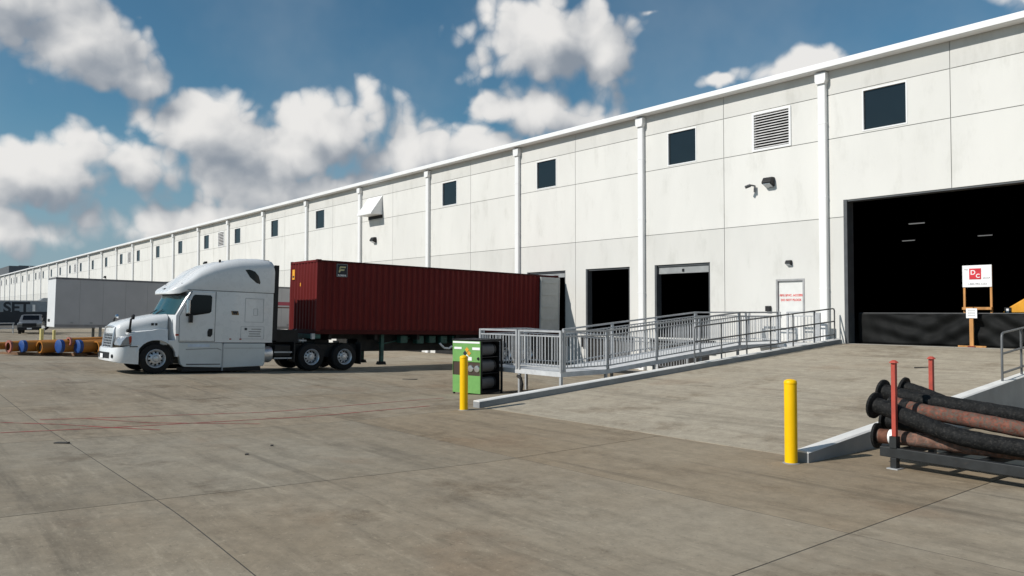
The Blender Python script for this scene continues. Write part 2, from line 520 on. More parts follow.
    def build(self, name, material, parent=None, smooth=0.0, bevel=0.0, segs=2, subsurf=0):
        me = self.mesh(name, material)
        o = bpy.data.objects.new(name, me)
        col.objects.link(o)
        if parent is not None:
            o.parent = parent
        if bevel:
            b = o.modifiers.new('bevel', 'BEVEL')
            b.width = bevel
            b.segments = segs
            b.limit_method = 'ANGLE'
            b.angle_limit = R(35)
        if subsurf:
            s = o.modifiers.new('subsurf', 'SUBSURF')
            s.levels = s.render_levels = subsurf
        if smooth:
            me.polygons.foreach_set('use_smooth', [True] * len(me.polygons))
            try:
                me.set_sharp_from_angle(angle=R(smooth))
            except Exception:
                pass
        return o


def empty(name, loc=(0, 0, 0), rot=(0, 0, 0)):
    o = bpy.data.objects.new(name, None)
    o.location = loc
    o.rotation_euler = rot
    o.empty_display_size = 0.3
    col.objects.link(o)
    return o


def tag(o, label=None, cat=None, group=None, kind=None):
    if label:
        o['label'] = label
    if cat:
        o['category'] = cat
    if group:
        o['group'] = group
    if kind:
        o['kind'] = kind
    return o


def share(name, me, parent, loc=(0, 0, 0), rot=(0, 0, 0), scale=(1, 1, 1)):
    o = bpy.data.objects.new(name, me)
    col.objects.link(o)
    o.parent = parent
    o.location = loc
    o.rotation_euler = rot
    o.scale = scale
    return o


def copy_tree(o, parent=None):
    c = o.copy()
    col.objects.link(c)
    c.parent = parent
    for k in ('label', 'group'):
        pass
    for ch in list(o.children):
        copy_tree(ch, c)
    return c


def text(name, s, size, material, parent, M, depth=0.004, align='CENTER', bold=0.0):
    cu = bpy.data.curves.new(name, 'FONT')
    cu.body = s
    cu.size = size
    cu.align_x = align
    cu.align_y = 'CENTER'
    cu.extrude = depth / 2
    cu.offset = bold
    tmp = bpy.data.objects.new(name + '_tmp', cu)
    col.objects.link(tmp)
    dg = bpy.context.evaluated_depsgraph_get()
    me = bpy.data.meshes.new_from_object(tmp.evaluated_get(dg))
    bpy.data.objects.remove(tmp)
    me.transform(M)
    me.materials.clear()
    me.materials.append(material)
    o = bpy.data.objects.new(name, me)
    col.objects.link(o)
    o.parent = parent
    return o


# text facing -Y (readable from -Y) and text facing +X
def M_facing_y(x, y, z):
    return Matrix.Translation((x, y, z)) @ Matrix.Rotation(R(90), 4, 'X')


def M_facing_x(x, y, z):
    return Matrix.Translation((x, y, z)) @ Matrix.Rotation(R(90), 4, 'Z') @ Matrix.Rotation(R(90), 4, 'X')


def sm(a, b, x):
    t = max(0.0, min(1.0, (x - a) / (b - a)))
    return t * t * (3 - 2 * t)


def zg(x, y):
    """height of the yard: falls gently towards the dock on the left, level before the ramp"""
    z = 0.15 * sm(-16, -27, x)
    if y < 7.3:
        z += 0.033 * (7.3 - max(y, -4.0)) * sm(-4.5, -9.0, x)
    else:
        z -= (0.033 * min(y - 7.3, 8.7) + 0.012 * max(0.0, min(y, 26.0) - 16.0)) * sm(-15.0, -20.0, x)
    return z


WALL = 26.0
BAY = 8.373
P0 = -14.24                 # first downspout
FLOOR = 1.115

# ------------------------------------------------------------ ground
xs = [-900, -500, -300, -200, -140, -110, -90, -80] + [-72 + 2 * i for i in range(46)] + [30, 50, 100, 300, 900]
ys = [-900, -300, -100, -50, -24, -14] + [-10 + 1.0 * i for i in range(39)] + [40, 80, 200, 900]
gm = MB()
nv = len(ys)
gm.add([(x, y, zg(x, y) - 0.040) for x in xs for y in ys],
       [(i * nv + j, (i + 1) * nv + j, (i + 1) * nv + j + 1, i * nv + j + 1) for i in range(len(xs) - 1) for j in range(nv - 1)])
ground = gm.build('ground', SEAL, smooth=60)
tag(ground, 'wide stained concrete yard laid in large square slabs', None, None, 'structure')

XJ = [1.25 + 5.25 * i for i in (2, 1, 0)] + [-4.0 - 5.25 * i for i in range(0, 23)]
XJ = sorted(XJ)
YJ = [-18.2, -13.0, -7.85, -2.66, 2.53, 7.72, 12.9, 18.1, 22.2, 26.0]
GAP = 0.016
for i in range(len(XJ) - 1):
    for j in range(len(YJ) - 1):
        x0, x1 = XJ[i] + GAP / 2, XJ[i + 1] - GAP / 2
        y0, y1 = YJ[j] + GAP / 2, YJ[j + 1] - GAP / 2
        if x0 > 2 and y1 < -2:
            continue
        n = 8
        vs, fs = [], []
        ox, oy = (x0 + x1) / 2, (y0 + y1) / 2
        for a in range(n + 1):
            for b in range(n + 1):
                x = x0 + (x1 - x0) * a / n
                y = y0 + (y1 - y0) * b / n
                vs.append((x - ox, y - oy, zg(x, y)))
        fs = [(a * (n + 1) + b, (a + 1) * (n + 1) + b, (a + 1) * (n + 1) + b + 1, a * (n + 1) + b + 1) for a in range(n) for b in range(n)]
        ring = [(a, 0) for a in range(n)] + [(n, b) for b in range(n)] + [(a, n) for a in range(n, 0, -1)] + [(0, b) for b in range(n, 0, -1)]
        base = len(vs)
        for (a, b) in ring:
            p = vs[a * (n + 1) + b]
            vs.append((p[0], p[1], p[2] - 0.07))
        m_ = len(ring)
        for k in range(m_):
            a, b = ring[k]
            c, d = ring[(k + 1) % m_]
            fs.append((a * (n + 1) + b, base + k, base + (k + 1) % m_, c * (n + 1) + d))
        s = MB().add(vs, fs).build('concrete_slab', CONC, ground)
        s.location = (ox, oy, 0)
        t_ = random.uniform(0.93, 1.06)
        wm = random.uniform(-0.02, 0.02)
        s.color = (t_ * (1 + wm), t_, t_ * (1 - wm), 1)
        if j == 5 and -15 < x0 < -5:
            s.color = (0.96, 0.91, 0.85, 1)
        if x0 < -66:
            s.color = (0.95, 0.95, 0.95, 1)


def ground_strip(name, pts, width, material, label, cat, lift=0.005, group=None):
    """painted line following the yard surface"""
    vs, fs = [], []
    P = []
    for i in range(len(pts) - 1):
        a, b = Vector(pts[i]), Vector(pts[i + 1])
        k = max(2, int((b - a).length / 0.5))
        P += [a + (b - a) * (t / k) for t in range(k)]
    P.append(Vector(pts[-1]))
    for i, p in enumerate(P):
        d = (P[min(i + 1, len(P) - 1)] - P[max(i - 1, 0)]).normalized()
        s = Vector((-d.y, d.x)) * width / 2
        for e in (p + s, p - s):
            vs.append((e.x, e.y, zg(e.x, e.y) + lift))
    fs = [(2 * i, 2 * i + 1, 2 * i + 3, 2 * i + 2) for i in range(len(P) - 1)]
    o = MB().add(vs, fs).build(name, material)
    tag(o, label, cat, group)
    return o


RL_ = 'red lines on the yard'
for yj in YJ[3:-1]:
    j = ground_strip('joint_sealant', [(-60, yj), (1.2, yj)], GAP + .006, SEAL, None, None, lift=-.0015)
    j.parent = ground
for xj in [x for x in XJ if -50 < x < 2]:
    j = ground_strip('joint_sealant', [(xj, -7.8), (xj, 22.2)], GAP + .004, SEAL, None, None, lift=-.004)
    j.parent = ground
ground_strip('painted_line', [(-17.25, 1.97), (-16.52, 2.82), (-15.68, 3.47), (-14.95, 4.13)], 0.05, REDLINE, 'red line slanting across the others at the left picture edge', 'painted line', group=RL_)
ground_strip('painted_line', [(-15.78, 1.8), (-15.65, 3.47), (-15.63, 6.24), (-15.59, 10.34)], 0.055, REDLINE, 'long red line nearest the camera running towards the yellow bollard', 'painted line', group=RL_)
ground_strip('painted_line', [(-17.22, 3.37), (-16.03, 4.25), (-14.95, 5.97)], 0.045, REDLINE, 'short red line slanting between the two long red lines', 'painted line', group=RL_)
ground_strip('painted_line', [(-17.35, 2.62), (-16.8, 6.71), (-17.14, 11.84)], 0.05, REDLINE, 'faded long red line on the lorry side of the others', 'painted line', group=RL_)

# ------------------------------------------------------------ vehicle ramp
RS = FLOOR / (WALL - 11.1)


def zr(y):
    return RS * (y - 11.1)


RXL0, RXL1 = -14.50, -13.68    # left kerb face, bottom and top of the ramp
RXR = -6.40
ramp = empty('ramp', (-10.3, 11.1, 0))
tag(ramp, 'sloping concrete vehicle ramp rising to the large warehouse opening', None, None, 'structure')
OFF = Matrix.Translation((10.3, -11.1, 0))
NS = 3
for i in range(NS):
    ya = 11.1 + (WALL + 0.18 - 11.1) * i / NS + (0.004 if i else 0)
    yb = 11.1 + (WALL + 0.18 - 11.1) * (i + 1) / NS - 0.004
    mid = -10.2
    for (s0, s1) in ((0.0, 1.0),):
        def xl(y):
            return RXL0 + (RXL1 - RXL0) * (y - 11.1) / 14.9 - 0.05
        n = 6
        vs = []
        for k in range(n + 1):
            y = ya + (yb - ya) * k / n
            vs += [(xl(y), y, zr(min(y, WALL)) + 0.006), (RXR + 0.05, y, zr(min(y, WALL)) + 0.006), (RXR + 0.05, y, -0.4), (xl(y), y, -0.4)]
        fs = []
        for k in range(n):
            for e in range(4):
                fs.append((k * 4 + e, k * 4 + (e + 1) % 4, k * 4 + 4 + (e + 1) % 4, k * 4 + 4 + e))
        fs += [(0, 1, 2, 3), (n * 4 + 3, n * 4 + 2, n * 4 + 1, n * 4)]
        o = MB(OFF).add(vs, fs).build('ramp_slab', RAMPC, ramp)
        o.color = (1, 1, 1, 1)


def kerb(name, pts, width, h0, material, top_mat, label):
    """pts: list of (x, y) of the face towards +X; sits on the ramp slope with its foot in the ground"""
    root = empty(name, (pts[0][0], pts[0][1], 0))
    L = Matrix.Translation((-pts[0][0], -pts[0][1], 0))
    n = 24
    body, cap = [], []
    for k in range(n + 1):
        t = k / n
        x = pts[0][0] + (pts[1][0] - pts[0][0]) * t
        y = pts[0][1] + (pts[1][1] - pts[0][1]) * t
        zt = zr(y) + h0
        b = 0.025
        body.append([(x, y, -0.35), (x, y, zt - b), (x - width, y, zt - b), (x - width, y, -0.35)])
        cap.append([(x, y, zt - b), (x, y, zt - b + .004), (x - b, y, zt), (x - width + b, y, zt), (x - width, y, zt - b + .004), (x - width, y, zt - b)])
    MB(L).loft(body).build('kerb_wall', material, root)
    MB(L).loft(cap).build('kerb_top', top_mat, root)
    tag(root, label, 'kerb')
    return root


kerb('ramp_kerb', [(RXL0, 10.98), (RXL1, WALL - 0.04)], 0.24, 0.17, KERBSIDE, WHITEPAINT, 'long white-topped kerb on the left edge of the ramp, starting behind a yellow bollard')
kerb('ramp_kerb', [(RXR + 0.20, 10.78), (RXR + 0.28, WALL - 0.32)], 0.24, 0.19, KERBSIDE, WHITEPAINT, 'white-topped kerb wall on the right edge of the ramp behind the hose rack')

# ------------------------------------------------------------ warehouse
bld = empty('warehouse', (-14.24, WALL, 0))
tag(bld, 'very long white concrete panel warehouse with dock doors and small high windows', 'warehouse')
BO = Matrix.Translation((14.24, -WALL, 0))
XR = P0 + 3 * BAY                        # right end, outside the frame
NB = 30
XL = P0 - 32 * BAY
TIER = [-0.9, 5.48, 8.25, 9.80, 10.74]

doors = [(-30.32, -27.50), (-26.10, -23.38), (-21.95, -19.12)]
holes = [(a, b, FLOOR, 4.18) for a, b in doors]
BIG = (-13.55, -6.75, FLOOR, 6.06)
MAN = (-16.16, -15.06, FLOOR, 3.38)
holes += [BIG, MAN]
wins, louvers = [], []
for k in range(-2, 33):
    left = P0 - BAY * k
    if k == 4:
        continue
    wins.append((left + 1.40, left + 2.86, 8.33, 9.72))
louv_bays = [1, 8, 12, 16, 20, 24, 28]
for k in louv_bays:
    left = P0 - BAY * k
    louvers.append((left + 5.52, left + 7.08, 8.30, 9.72))
HOOD = (P0 - BAY * 4 + 1.0, P0 - BAY * 4 + 2.9, 8.30, 9.72)
holes += wins + louvers + [HOOD]

MB(BO).cells(XL, XR, -0.9, 10.74, holes, WALL + 0.022, WALL + 0.24).build('wall_core', CORE, bld)
nx = int(round((XR - XL) / (BAY / 2)))
JG = 0.024
for i in range(nx):
    xa, xb = XL + i * BAY / 2, XL + (i + 1) * BAY / 2
    for t in range(4):
        a, b = xa + JG / 2, xb - JG / 2
        c, d = TIER[t] + (JG / 2 if t else 0), TIER[t + 1] - (JG / 2 if t < 3 else 0)
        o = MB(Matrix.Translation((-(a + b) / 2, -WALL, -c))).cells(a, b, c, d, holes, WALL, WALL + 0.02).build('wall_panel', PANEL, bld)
        o.location = Vector(((a + b) / 2, WALL, c)) - Vector((-14.24, WALL, 0))
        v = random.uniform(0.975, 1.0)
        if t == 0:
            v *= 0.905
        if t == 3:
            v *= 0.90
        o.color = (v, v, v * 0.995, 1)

# eaves gutter and roof
prof = [(WALL - 0.40, 10.69), (WALL - 0.40, 10.86), (WALL - 0.36, 10.90), (WALL + 0.3, 10.90), (WALL + 0.3, 10.74), (WALL - 0.02, 10.74), (WALL - 0.02, 10.66), (WALL - 0.36, 10.665)]
MB(BO).prism(prof, XL - 0.2, XR + 0.2, 'x').build('eaves_gutter', TRIM, bld)
MB(BO).prism([(WALL + 0.3, 10.74), (WALL + 0.3, 10.85), (WALL + 40, 12.0), (WALL + 80, 10.85), (WALL + 80, 10.6), (WALL + 0.3, 10.6)], XL, XR, 'x').build('roof', mat('roof_metal', (.4, .4, .4), .6), bld)
MB(BO).box(XL, XL + 0.3, WALL + .26, WALL + 79.9, -0.9, 10.58).build('end_wall', PANEL, bld)
MB(BO).box(XR - 0.3, XR, WALL + .26, WALL + 79.9, -0.9, 10.58).build('end_wall', PANEL, bld)
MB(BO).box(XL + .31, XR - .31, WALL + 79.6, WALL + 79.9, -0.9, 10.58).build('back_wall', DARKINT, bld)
MB(BO).box(XL + .31, XR - .31, WALL + 0.25, WALL + 79.5, 0.2, FLOOR).build('interior_floor', mat('shade_dark_floor', (.05, .048, .045), .8), bld)  # floor colour darkened to suit the unlit hall
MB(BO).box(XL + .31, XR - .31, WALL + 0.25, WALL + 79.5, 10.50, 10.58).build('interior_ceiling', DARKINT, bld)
# inner lining of the front wall carries the hall's shade in its colour
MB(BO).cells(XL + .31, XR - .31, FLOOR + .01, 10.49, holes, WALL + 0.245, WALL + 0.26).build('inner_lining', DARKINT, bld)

# downspouts with conductor heads
for k in range(-2, 33):
    x = P0 - BAY * k
    d = MB(BO).box(x - .145, x + .145, WALL - .17, WALL - .004, -0.5 if k != 0 else 0.7, 10.24).build('downspout', TRIM, bld, bevel=.02, segs=1)
    hd = MB(BO)
    hd.prism([(x - .20, 10.60), (x + .20, 10.60), (x + .20, 10.34), (x + .152, 10.22), (x - .152, 10.22), (x - .20, 10.34)], WALL - .24, WALL - .006, 'y')
    hd.build('conductor_head', TRIM, d)
    if k < 6:
        br = MB(BO)
        for z in (3.0, 6.2, 8.8):
            br.box(x - .152, x + .152, WALL - .176, WALL - .003, z, z + .05)
        br.build('strap', TRIM, d)

# windows
for (a, b, c, d) in wins:
    near = a > -75
    f = MB(BO).cells(a - .014, b + .014, c - .014, d + .014, [(a + .03, b - .03, c + .03, d - .03)], WALL - .012, WALL + .10)
    fo = f.build('window', TRIM, bld)
    MB(BO).box(a + .028, b - .028, WALL + .06, WALL + .075, c + .028, d - .028).build('pane', WINDOW, fo)
LOUVM = mat('louvre_grey', (0.66, 0.65, 0.64), 0.55)
for li, (a, b, c, d) in enumerate(louvers):
    f = MB(BO).cells(a - .03, b + .03, c - .03, d + .03, [(a + .05, b - .05, c + .05, d - .05)], WALL - .04, WALL + .12)
    fo = f.build('louvre', TRIM, bld)
    MB(BO).box(a + .05, b - .05, WALL + .13, WALL + .14, c + .05, d - .05).build('louvre_back', BLACK, fo)
    ns = 13 if li == 0 else 9
    for s in range(ns):
        z = c + .07 + (d - c - .12) * s / ns
        hgt = (d - c - .12) / ns
        sl = MB(BO)
        sl.prism([(WALL - .035, z), (WALL - .035, z + .02), (WALL + .03, z + hgt * .52), (WALL + .03, z + hgt * .52 - .02)], a + .05, b - .05, 'x')
        sl.build('slat', LOUVM, fo)

# vent hood in bay 4
a, b, c, d = HOOD
h = MB(BO).prism([(WALL - .01, d + .05), (WALL - .85, c + .30), (WALL - .85, c + .22), (WALL - .01, c + .22)], a, b, 'x').build('vent_hood', TRIM, bld)
MB(BO).box(a + .08, b - .08, WALL - .005, WALL + .1, c, d).build('vent_duct', BLACK, h)

# dock door openings: steel jambs and rolled-up doors
for i, (a, b) in enumerate(doors):
    j = MB(BO)
    j.box(a - .005, a + .10, WALL - .012, WALL + .30, FLOOR, 4.185)
    j.box(b - .10, b + .005, WALL + .05, WALL + .30, FLOOR, 4.185)
    j.box(a + .10, b - .10, WALL + .06, WALL + .30, 4.10, 4.185)
    jo = j.build('dock_door_frame', DOORFRAME, bld)
    if i != 1:
        dd = MB(BO).box(a + .11, b - .11, WALL + .12, WALL + .17, 3.80 if i == 2 else 3.86, 4.095).build('overhead_door', DOORGREY, jo)
        MB(BO).box((a + b) / 2 - .05, (a + b) / 2 + .05, WALL + .09, WALL + .118, 3.86, 3.98).build('door_handle', BLACK, dd)
    for x in (a - .12, b + .12):
        MB(BO).box(x - .12, x + .12, WALL - .12, WALL - .002, .55, 1.05).build('dock_bumper', RUBBER, bld)

# dark plates added on the wall base in place of shade
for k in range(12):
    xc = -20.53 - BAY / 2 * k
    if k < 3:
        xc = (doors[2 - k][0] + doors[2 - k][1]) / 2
    dark_plate = MB(BO).box(xc - 1.35, xc + 1.35, WALL - .022, WALL - .003, -.5, FLOOR - .06).build('shade_plate', CHASSIS, bld)
    MB(BO).box(xc - 1.2, xc + 1.2, WALL - .10, WALL - .024, FLOOR - .14, FLOOR - .07).build('shade_plate_lip', DOORFRAME, dark_plate)

# big opening jamb
j = MB(BO)
a, b, c, d = BIG
j.box(a - .005, a + .12, WALL - .012, WALL + .42, c, d + .005)
j.box(b - .12, b + .005, WALL - .012, WALL + .42, c, d + .005)
j.box(a + .12, b - .12, WALL + .02, WALL + .42, d - .06, d + .005)
j.build('large_door_frame', DOORFRAME, bld)

# personnel door
a, b, c, d = MAN
fr = MB(BO)
fr.box(a - .02, a + .05, WALL - .02, WALL + .14, c, d + .02)
fr.box(b - .05, b + .02, WALL - .02, WALL + .14, c, d + .02)
fr.box(a + .05, b - .05, WALL - .02, WALL + .14, d - .05, d + .02)
DO = fr.build('personnel_door', mat('grey_door_frame', (.32, .32, .32), .5), bld)
MB(BO).box(a + .055, b - .055, WALL + .055, WALL + .10, c + .01, d - .055).build('door_leaf', mat('door_white', (.68, .675, .65), .6, var=.04), DO)
cx = (a + b) / 2
text('door_lettering', 'FIRE SRVC. ACCESS', .108, TEXTRED, DO, BO @ M_facing_y(cx, WALL + .052, 2.80), bold=.004)
text('door_lettering', 'DO NOT BLOCK', .108, TEXTRED, DO, BO @ M_facing_y(cx, WALL + .052, 2.63), bold=.004)
for z in (1.5, 2.2, 3.1):
    MB(BO).box(b - .075, b - .045, WALL + .03, WALL + .054, z, z + .12).build('hinge', DOORFRAME, DO)
MB(BO).box(a + .10, a + .14, WALL + .0, WALL + .054, 2.02, 2.12).build('door_handle', CHROME, DO)
MB(BO).box(a - .42, a - .22, WALL - .12, WALL - .004, 2.22, 2.42).build('key_box', BLACK, bld, bevel=.015)

# wall lamps and camera


def wall_lamp(x, z, s=1.0):
    m = MB(BO)
    m.prism([(WALL - .004, z - .14 * s), (WALL - .004, z + .16 * s), (WALL - .16 * s, z + .16 * s), (WALL - .26 * s, z + .02 * s), (WALL - .26 * s, z - .04 * s)], x - .17 * s, x + .17 * s, 'x')
    o = m.build('wall_lamp', BLACK, bld, bevel=.02 * s)
    MB(BO).prism([(WALL - .03, z - .145 * s), (WALL - .25 * s, z - .05 * s), (WALL - .25 * s, z - .065 * s), (WALL - .03, z - .17 * s)], x - .13 * s, x + .13 * s, 'x').build('lamp_lens', LENS, o)


wall_lamp(-16.38, 7.02, 1.15)
wall_lamp(-15.62, 3.98, .62)
for x in (-45.8, -79.0, -121.0, -163.0):
    wall_lamp(x, 6.9, 1.2)
cm = MB(BO)
cm.beam((-17.05, WALL, 6.98), (-17.05, WALL - .30, 6.98), .05, .05)
cm.tube([(-17.05, WALL - .28, 6.97), (-17.18, WALL - .42, 6.90)], .06, 8)
cm.tube([(-16.98, WALL - .10, 6.97), (-16.98, WALL - .12, 6.72)], .035, 8)
cm.build('security_camera', DOORFRAME, bld)
# rooftop plant far away
ru = MB().box(-275, -251, 30, 44, 10.9, 14.4)
ru.box(-270, -256, 33, 40, 14.4, 14.8)
tag(ru.build('rooftop_unit', mat('dark_grey_cladding', (.10, .105, .11), .6)), 'dark grey plant box on the far end of the warehouse roof', 'rooftop unit')
vt = MB().lathe([(.15, 10.9), (.15, 11.6), (.3, 11.6), (.3, 11.8)], n=12, c=(-197, 27.5, 0))
tag(vt.build('roof_vent', GALV), 'tiny vent pipe standing on the far roof edge', 'vent')

# ceiling lamps inside
LAMPM = mat('lamp_tube', (.8, .82, .8), .5, emit=.25)
for i, (x, y) in enumerate(((-28.2, 65.9), (-35.7, 81.5), (-28.65, 81.5))):
    e = empty('ceiling_lamp', (x, y, 9.3))
    tag(e, ('nearer lit tube lamp high in the dark interior', 'lower left lit tube lamp deep inside the dark hall', 'right-hand lit tube lamp deep in the dark hall')[i], 'lamp', 'lamps inside the warehouse')
    MB().box(-.65, .65, -.12, .12, .06, .2).build('lamp_housing', GALV, e)
    MB().box(-.6, .6, -.09, .09, 0, .06).build('lamp_tube', LAMPM, e)
    MB().tube([(0, 0, .2), (0, 0, 1.2)], .02, 6).build('hanger', GALV, e)

# ------------------------------------------------------------ pedestrian switchback ramp
pr_ = empty('access_ramp', (-17.0, 14.3, 0))
tag(pr_, 'grey metal switchback access ramp with baluster railings beside the vehicle ramp', 'access ramp')
PO = Matrix.Translation((17.0, -14.3, 0))
XA, XM, XB = -18.70, -16.95, -15.20
YN, YL, YT, YE = 14.2, 15.95, 22.2, 25.85
ZL, ZT = 0.62, FLOOR


def slab(x0, x1, pts, th, name, material):
    rings = [[(x0, y, z), (x1, y, z), (x1, y, z - th), (x0, y, z - th)] for (y, z) in pts]
    return MB(PO).loft(rings).build(name, material, pr_)


slab(XM + .02, XB, [(YL, ZL), (YT, ZT), (YE, ZT)], .13, 'upper_deck', ALU)
slab(XA, XB, [(YN, ZL), (YL - .01, ZL)], .13, 'landing_deck', ALU)
slab(XA, XM - .02, [(YL, ZL), (24.0, zg(-17.8, 24) + .05)], .11, 'lower_deck', ALU)
slab(XB + .005, -14.20, [(24.4, ZT), (YE, ZT)], .13, 'top_landing', ALU)
leg = MB().box(-.035, .035, -.035, .035, 0, 1).mesh('leg', GALV)
for (x, y, z) in ((XA + .05, YN + .05, ZL), (XM, YN + .05, ZL), (XB - .05, YN + .05, ZL), (XB - .05, YL, ZL), (XB - .05, 18.0, .78), (XB - .05, 20.2, .95), (XB - .05, YT, ZT), (XM, 18.0, .78), (XM, 20.2, .95), (XM, YT, ZT), (XB - .05, 25.4, ZT), (XA + .05, YL, ZL)):
    g0 = zg(x, y) - .01
    share('leg', leg, pr_, PO @ Vector((x, y, g0)), scale=(1, 1, z - .12 - g0))
# bent tube foot below the landing
MB(PO).tube([(XM, YN - .02, .42), (XM + .14, YN - .03, .36), (XM + .2, YN - .03, .2), (XM + .16, YN - .03, .02)], .045, 8).build('bent_tube', CHASSIS, pr_)

post_me = MB().box(-.032, .032, -.032, .032, 0, 1.09).mesh('post', GALV)
bal_me = MB().box(-.009, .009, -.009, .009, .10, .93).mesh('baluster', GALV)


def rail_run(p0, p1, npost=2, sp=.118, top=1.07, tube=.05):
    p0, p1 = Vector(p0), Vector(p1)
    L = (p1 - p0).length
    for hh, nm, w_ in ((top, 'top_rail', tube), (.94, 'upper_rail', .035), (.10, 'bottom_rail', .035)):
        m = MB(PO).beam(p0 + Vector((0, 0, hh)), p1 + Vector((0, 0, hh)), w_, w_)
        m.build(nm, GALV, pr_)
    for k in range(npost):
        p = p0 + (p1 - p0) * (k / max(1, npost - 1))
        share('post', post_me, pr_, PO @ p)
    n = int(L / sp)
    for k in range(1, n):
        p = p0 + (p1 - p0) * (k / n)
        share('baluster', bal_me, pr_, PO @ p)


rail_run((XA, YN, ZL), (XM - .06, YN, ZL))
rail_run((XM + .06, YN, ZL), (XB, YN, ZL))
rail_run((XB, YN + .12, ZL), (XB, YL, ZL))
rail_run((XB, YL + .03, ZL), (XB, YT, ZT), 4)
rail_run((XB, YT + .03, ZT), (XB, 24.5, ZT), 2)
rail_run((XM, YL, ZL), (XM, YT, ZT), 4, sp=.14)
rail_run((XM, YT + .03, ZT), (XM, 25.2, ZT), 2, sp=.14)
rail_run((XM + .08, 25.3, ZT), (-15.62, 25.3, ZT), 2)
rail_run((-15.30, 25.3, ZT), (-14.28, 25.3, ZT), 2)
rail_run((XA, YN + .1, ZL), (XA, YL, ZL), 2)
rail_run((XA, YL + .03, ZL), (XA, 24.0, .0), 4, sp=.16)
# broad end panel of the gate next to the wall
MB(PO).box(-14.24, -14.06, 25.26, 25.32, ZT + .02, ZT + 1.06).build('end_plate', GALV, pr_)


# ------------------------------------------------------------ pipe railings on the kerbs
def pipe_railing(name, pts, hts, nposts, r, material, label):
    a, b = Vector(pts[0]), Vector(pts[1])
    root = empty(name, a)
    L = Matrix.Translation(-a)
    for hh in hts:
        if hh == hts[0]:
            MB(L).tube([a + Vector((0, 0, .0)), a + Vector((0, 0, hh - .08)), a + Vector((0, 0, hh - .02)) + (b - a).normalized() * .03, a + Vector((0, 0, hh)) + (b - a).normalized() * .1,
                        b + Vector((0, 0, hh)) - (b - a).normalized() * .1, b + Vector((0, 0, hh - .02)) - (b - a).normalized() * .03, b + Vector((0, 0, hh - .08)), b], r, 10).build('top_rail', material, root, smooth=50)
        else:
            MB(L).tube([a + Vector((0, 0, hh)), b + Vector((0, 0, hh))], r, 10).build('rail', material, root, smooth=50)
    for k in range(1, nposts):
        p = a + (b - a) * (k / nposts)
        MB(L).tube([p, p + Vector((0, 0, hts[0]))], r, 10).build('post', material, root, smooth=50)
    tag(root, label, 'railing')
    return root


def kl(y):
    return RXL0 + (RXL1 - RXL0) * (y - 11.0) / 14.7 - .12


pipe_railing('pipe_railing', [(kl(18.55), 18.55, zr(18.55) + .165), (kl(25.75), 25.75, zr(25.75) + .165)], (1.06, .62, .17), 6, .024, PIPEGREY, 'dark three-bar pipe railing on the left kerb of the ramp')
pipe_railing('pipe_railing', [(-6.27, 18.65, zr(18.65) + .185), (-6.24, 25.4, zr(25.4) + .185)], (1.02, .58, .17), 6, .024, PIPEGREY, 'grey pipe railing on the right kerb at the edge of the picture')

# ------------------------------------------------------------ bollards


def bollard(x, y, hgt, r, material, label, z=None):
    z = zg(x, y) if z is None else z
    root = empty('bollard', (x, y, z))
    m = MB().lathe([(r, -.25), (r, hgt - .03), (r * .97, hgt - .012), (r * .86, hgt - .002), (r * .5, hgt + .012), (.001, hgt + .018)], n=28)
    m.build('post', material, root, smooth=40)
    MB().lathe([(r * 1.01, hgt - .055), (r * 1.035, hgt - .05), (r * 1.035, hgt - .03), (r * 1.0, hgt - .025)], n=28, close=False).build('cap_ring', material, root, smooth=40)
    MB().lathe([(r + .035, -.01), (r + .03, .006), (r * .98, .012)], n=28, close=False).build('base_collar', KERBSIDE, root, smooth=40)
    tag(root, label, 'bollard', 'yellow bollards')
    return root


bollard(-6.37, 10.59, 1.22, .092, YELLOW, 'large yellow bollard at the foot of the right ramp kerb')
bollard(-14.45, 10.50, 1.22, .092, YELLOW, 'yellow bollard standing before the green machine')
bollard(-66.05, 9.99, .85, .13, PALEYEL, 'pale yellow bollard before the silver pickup, left one of the far pair')
bollard(-65.47, 10.69, .78, .10, PALEYEL, 'pale yellow bollard below the corner of the white trailer, right one of the far pair')


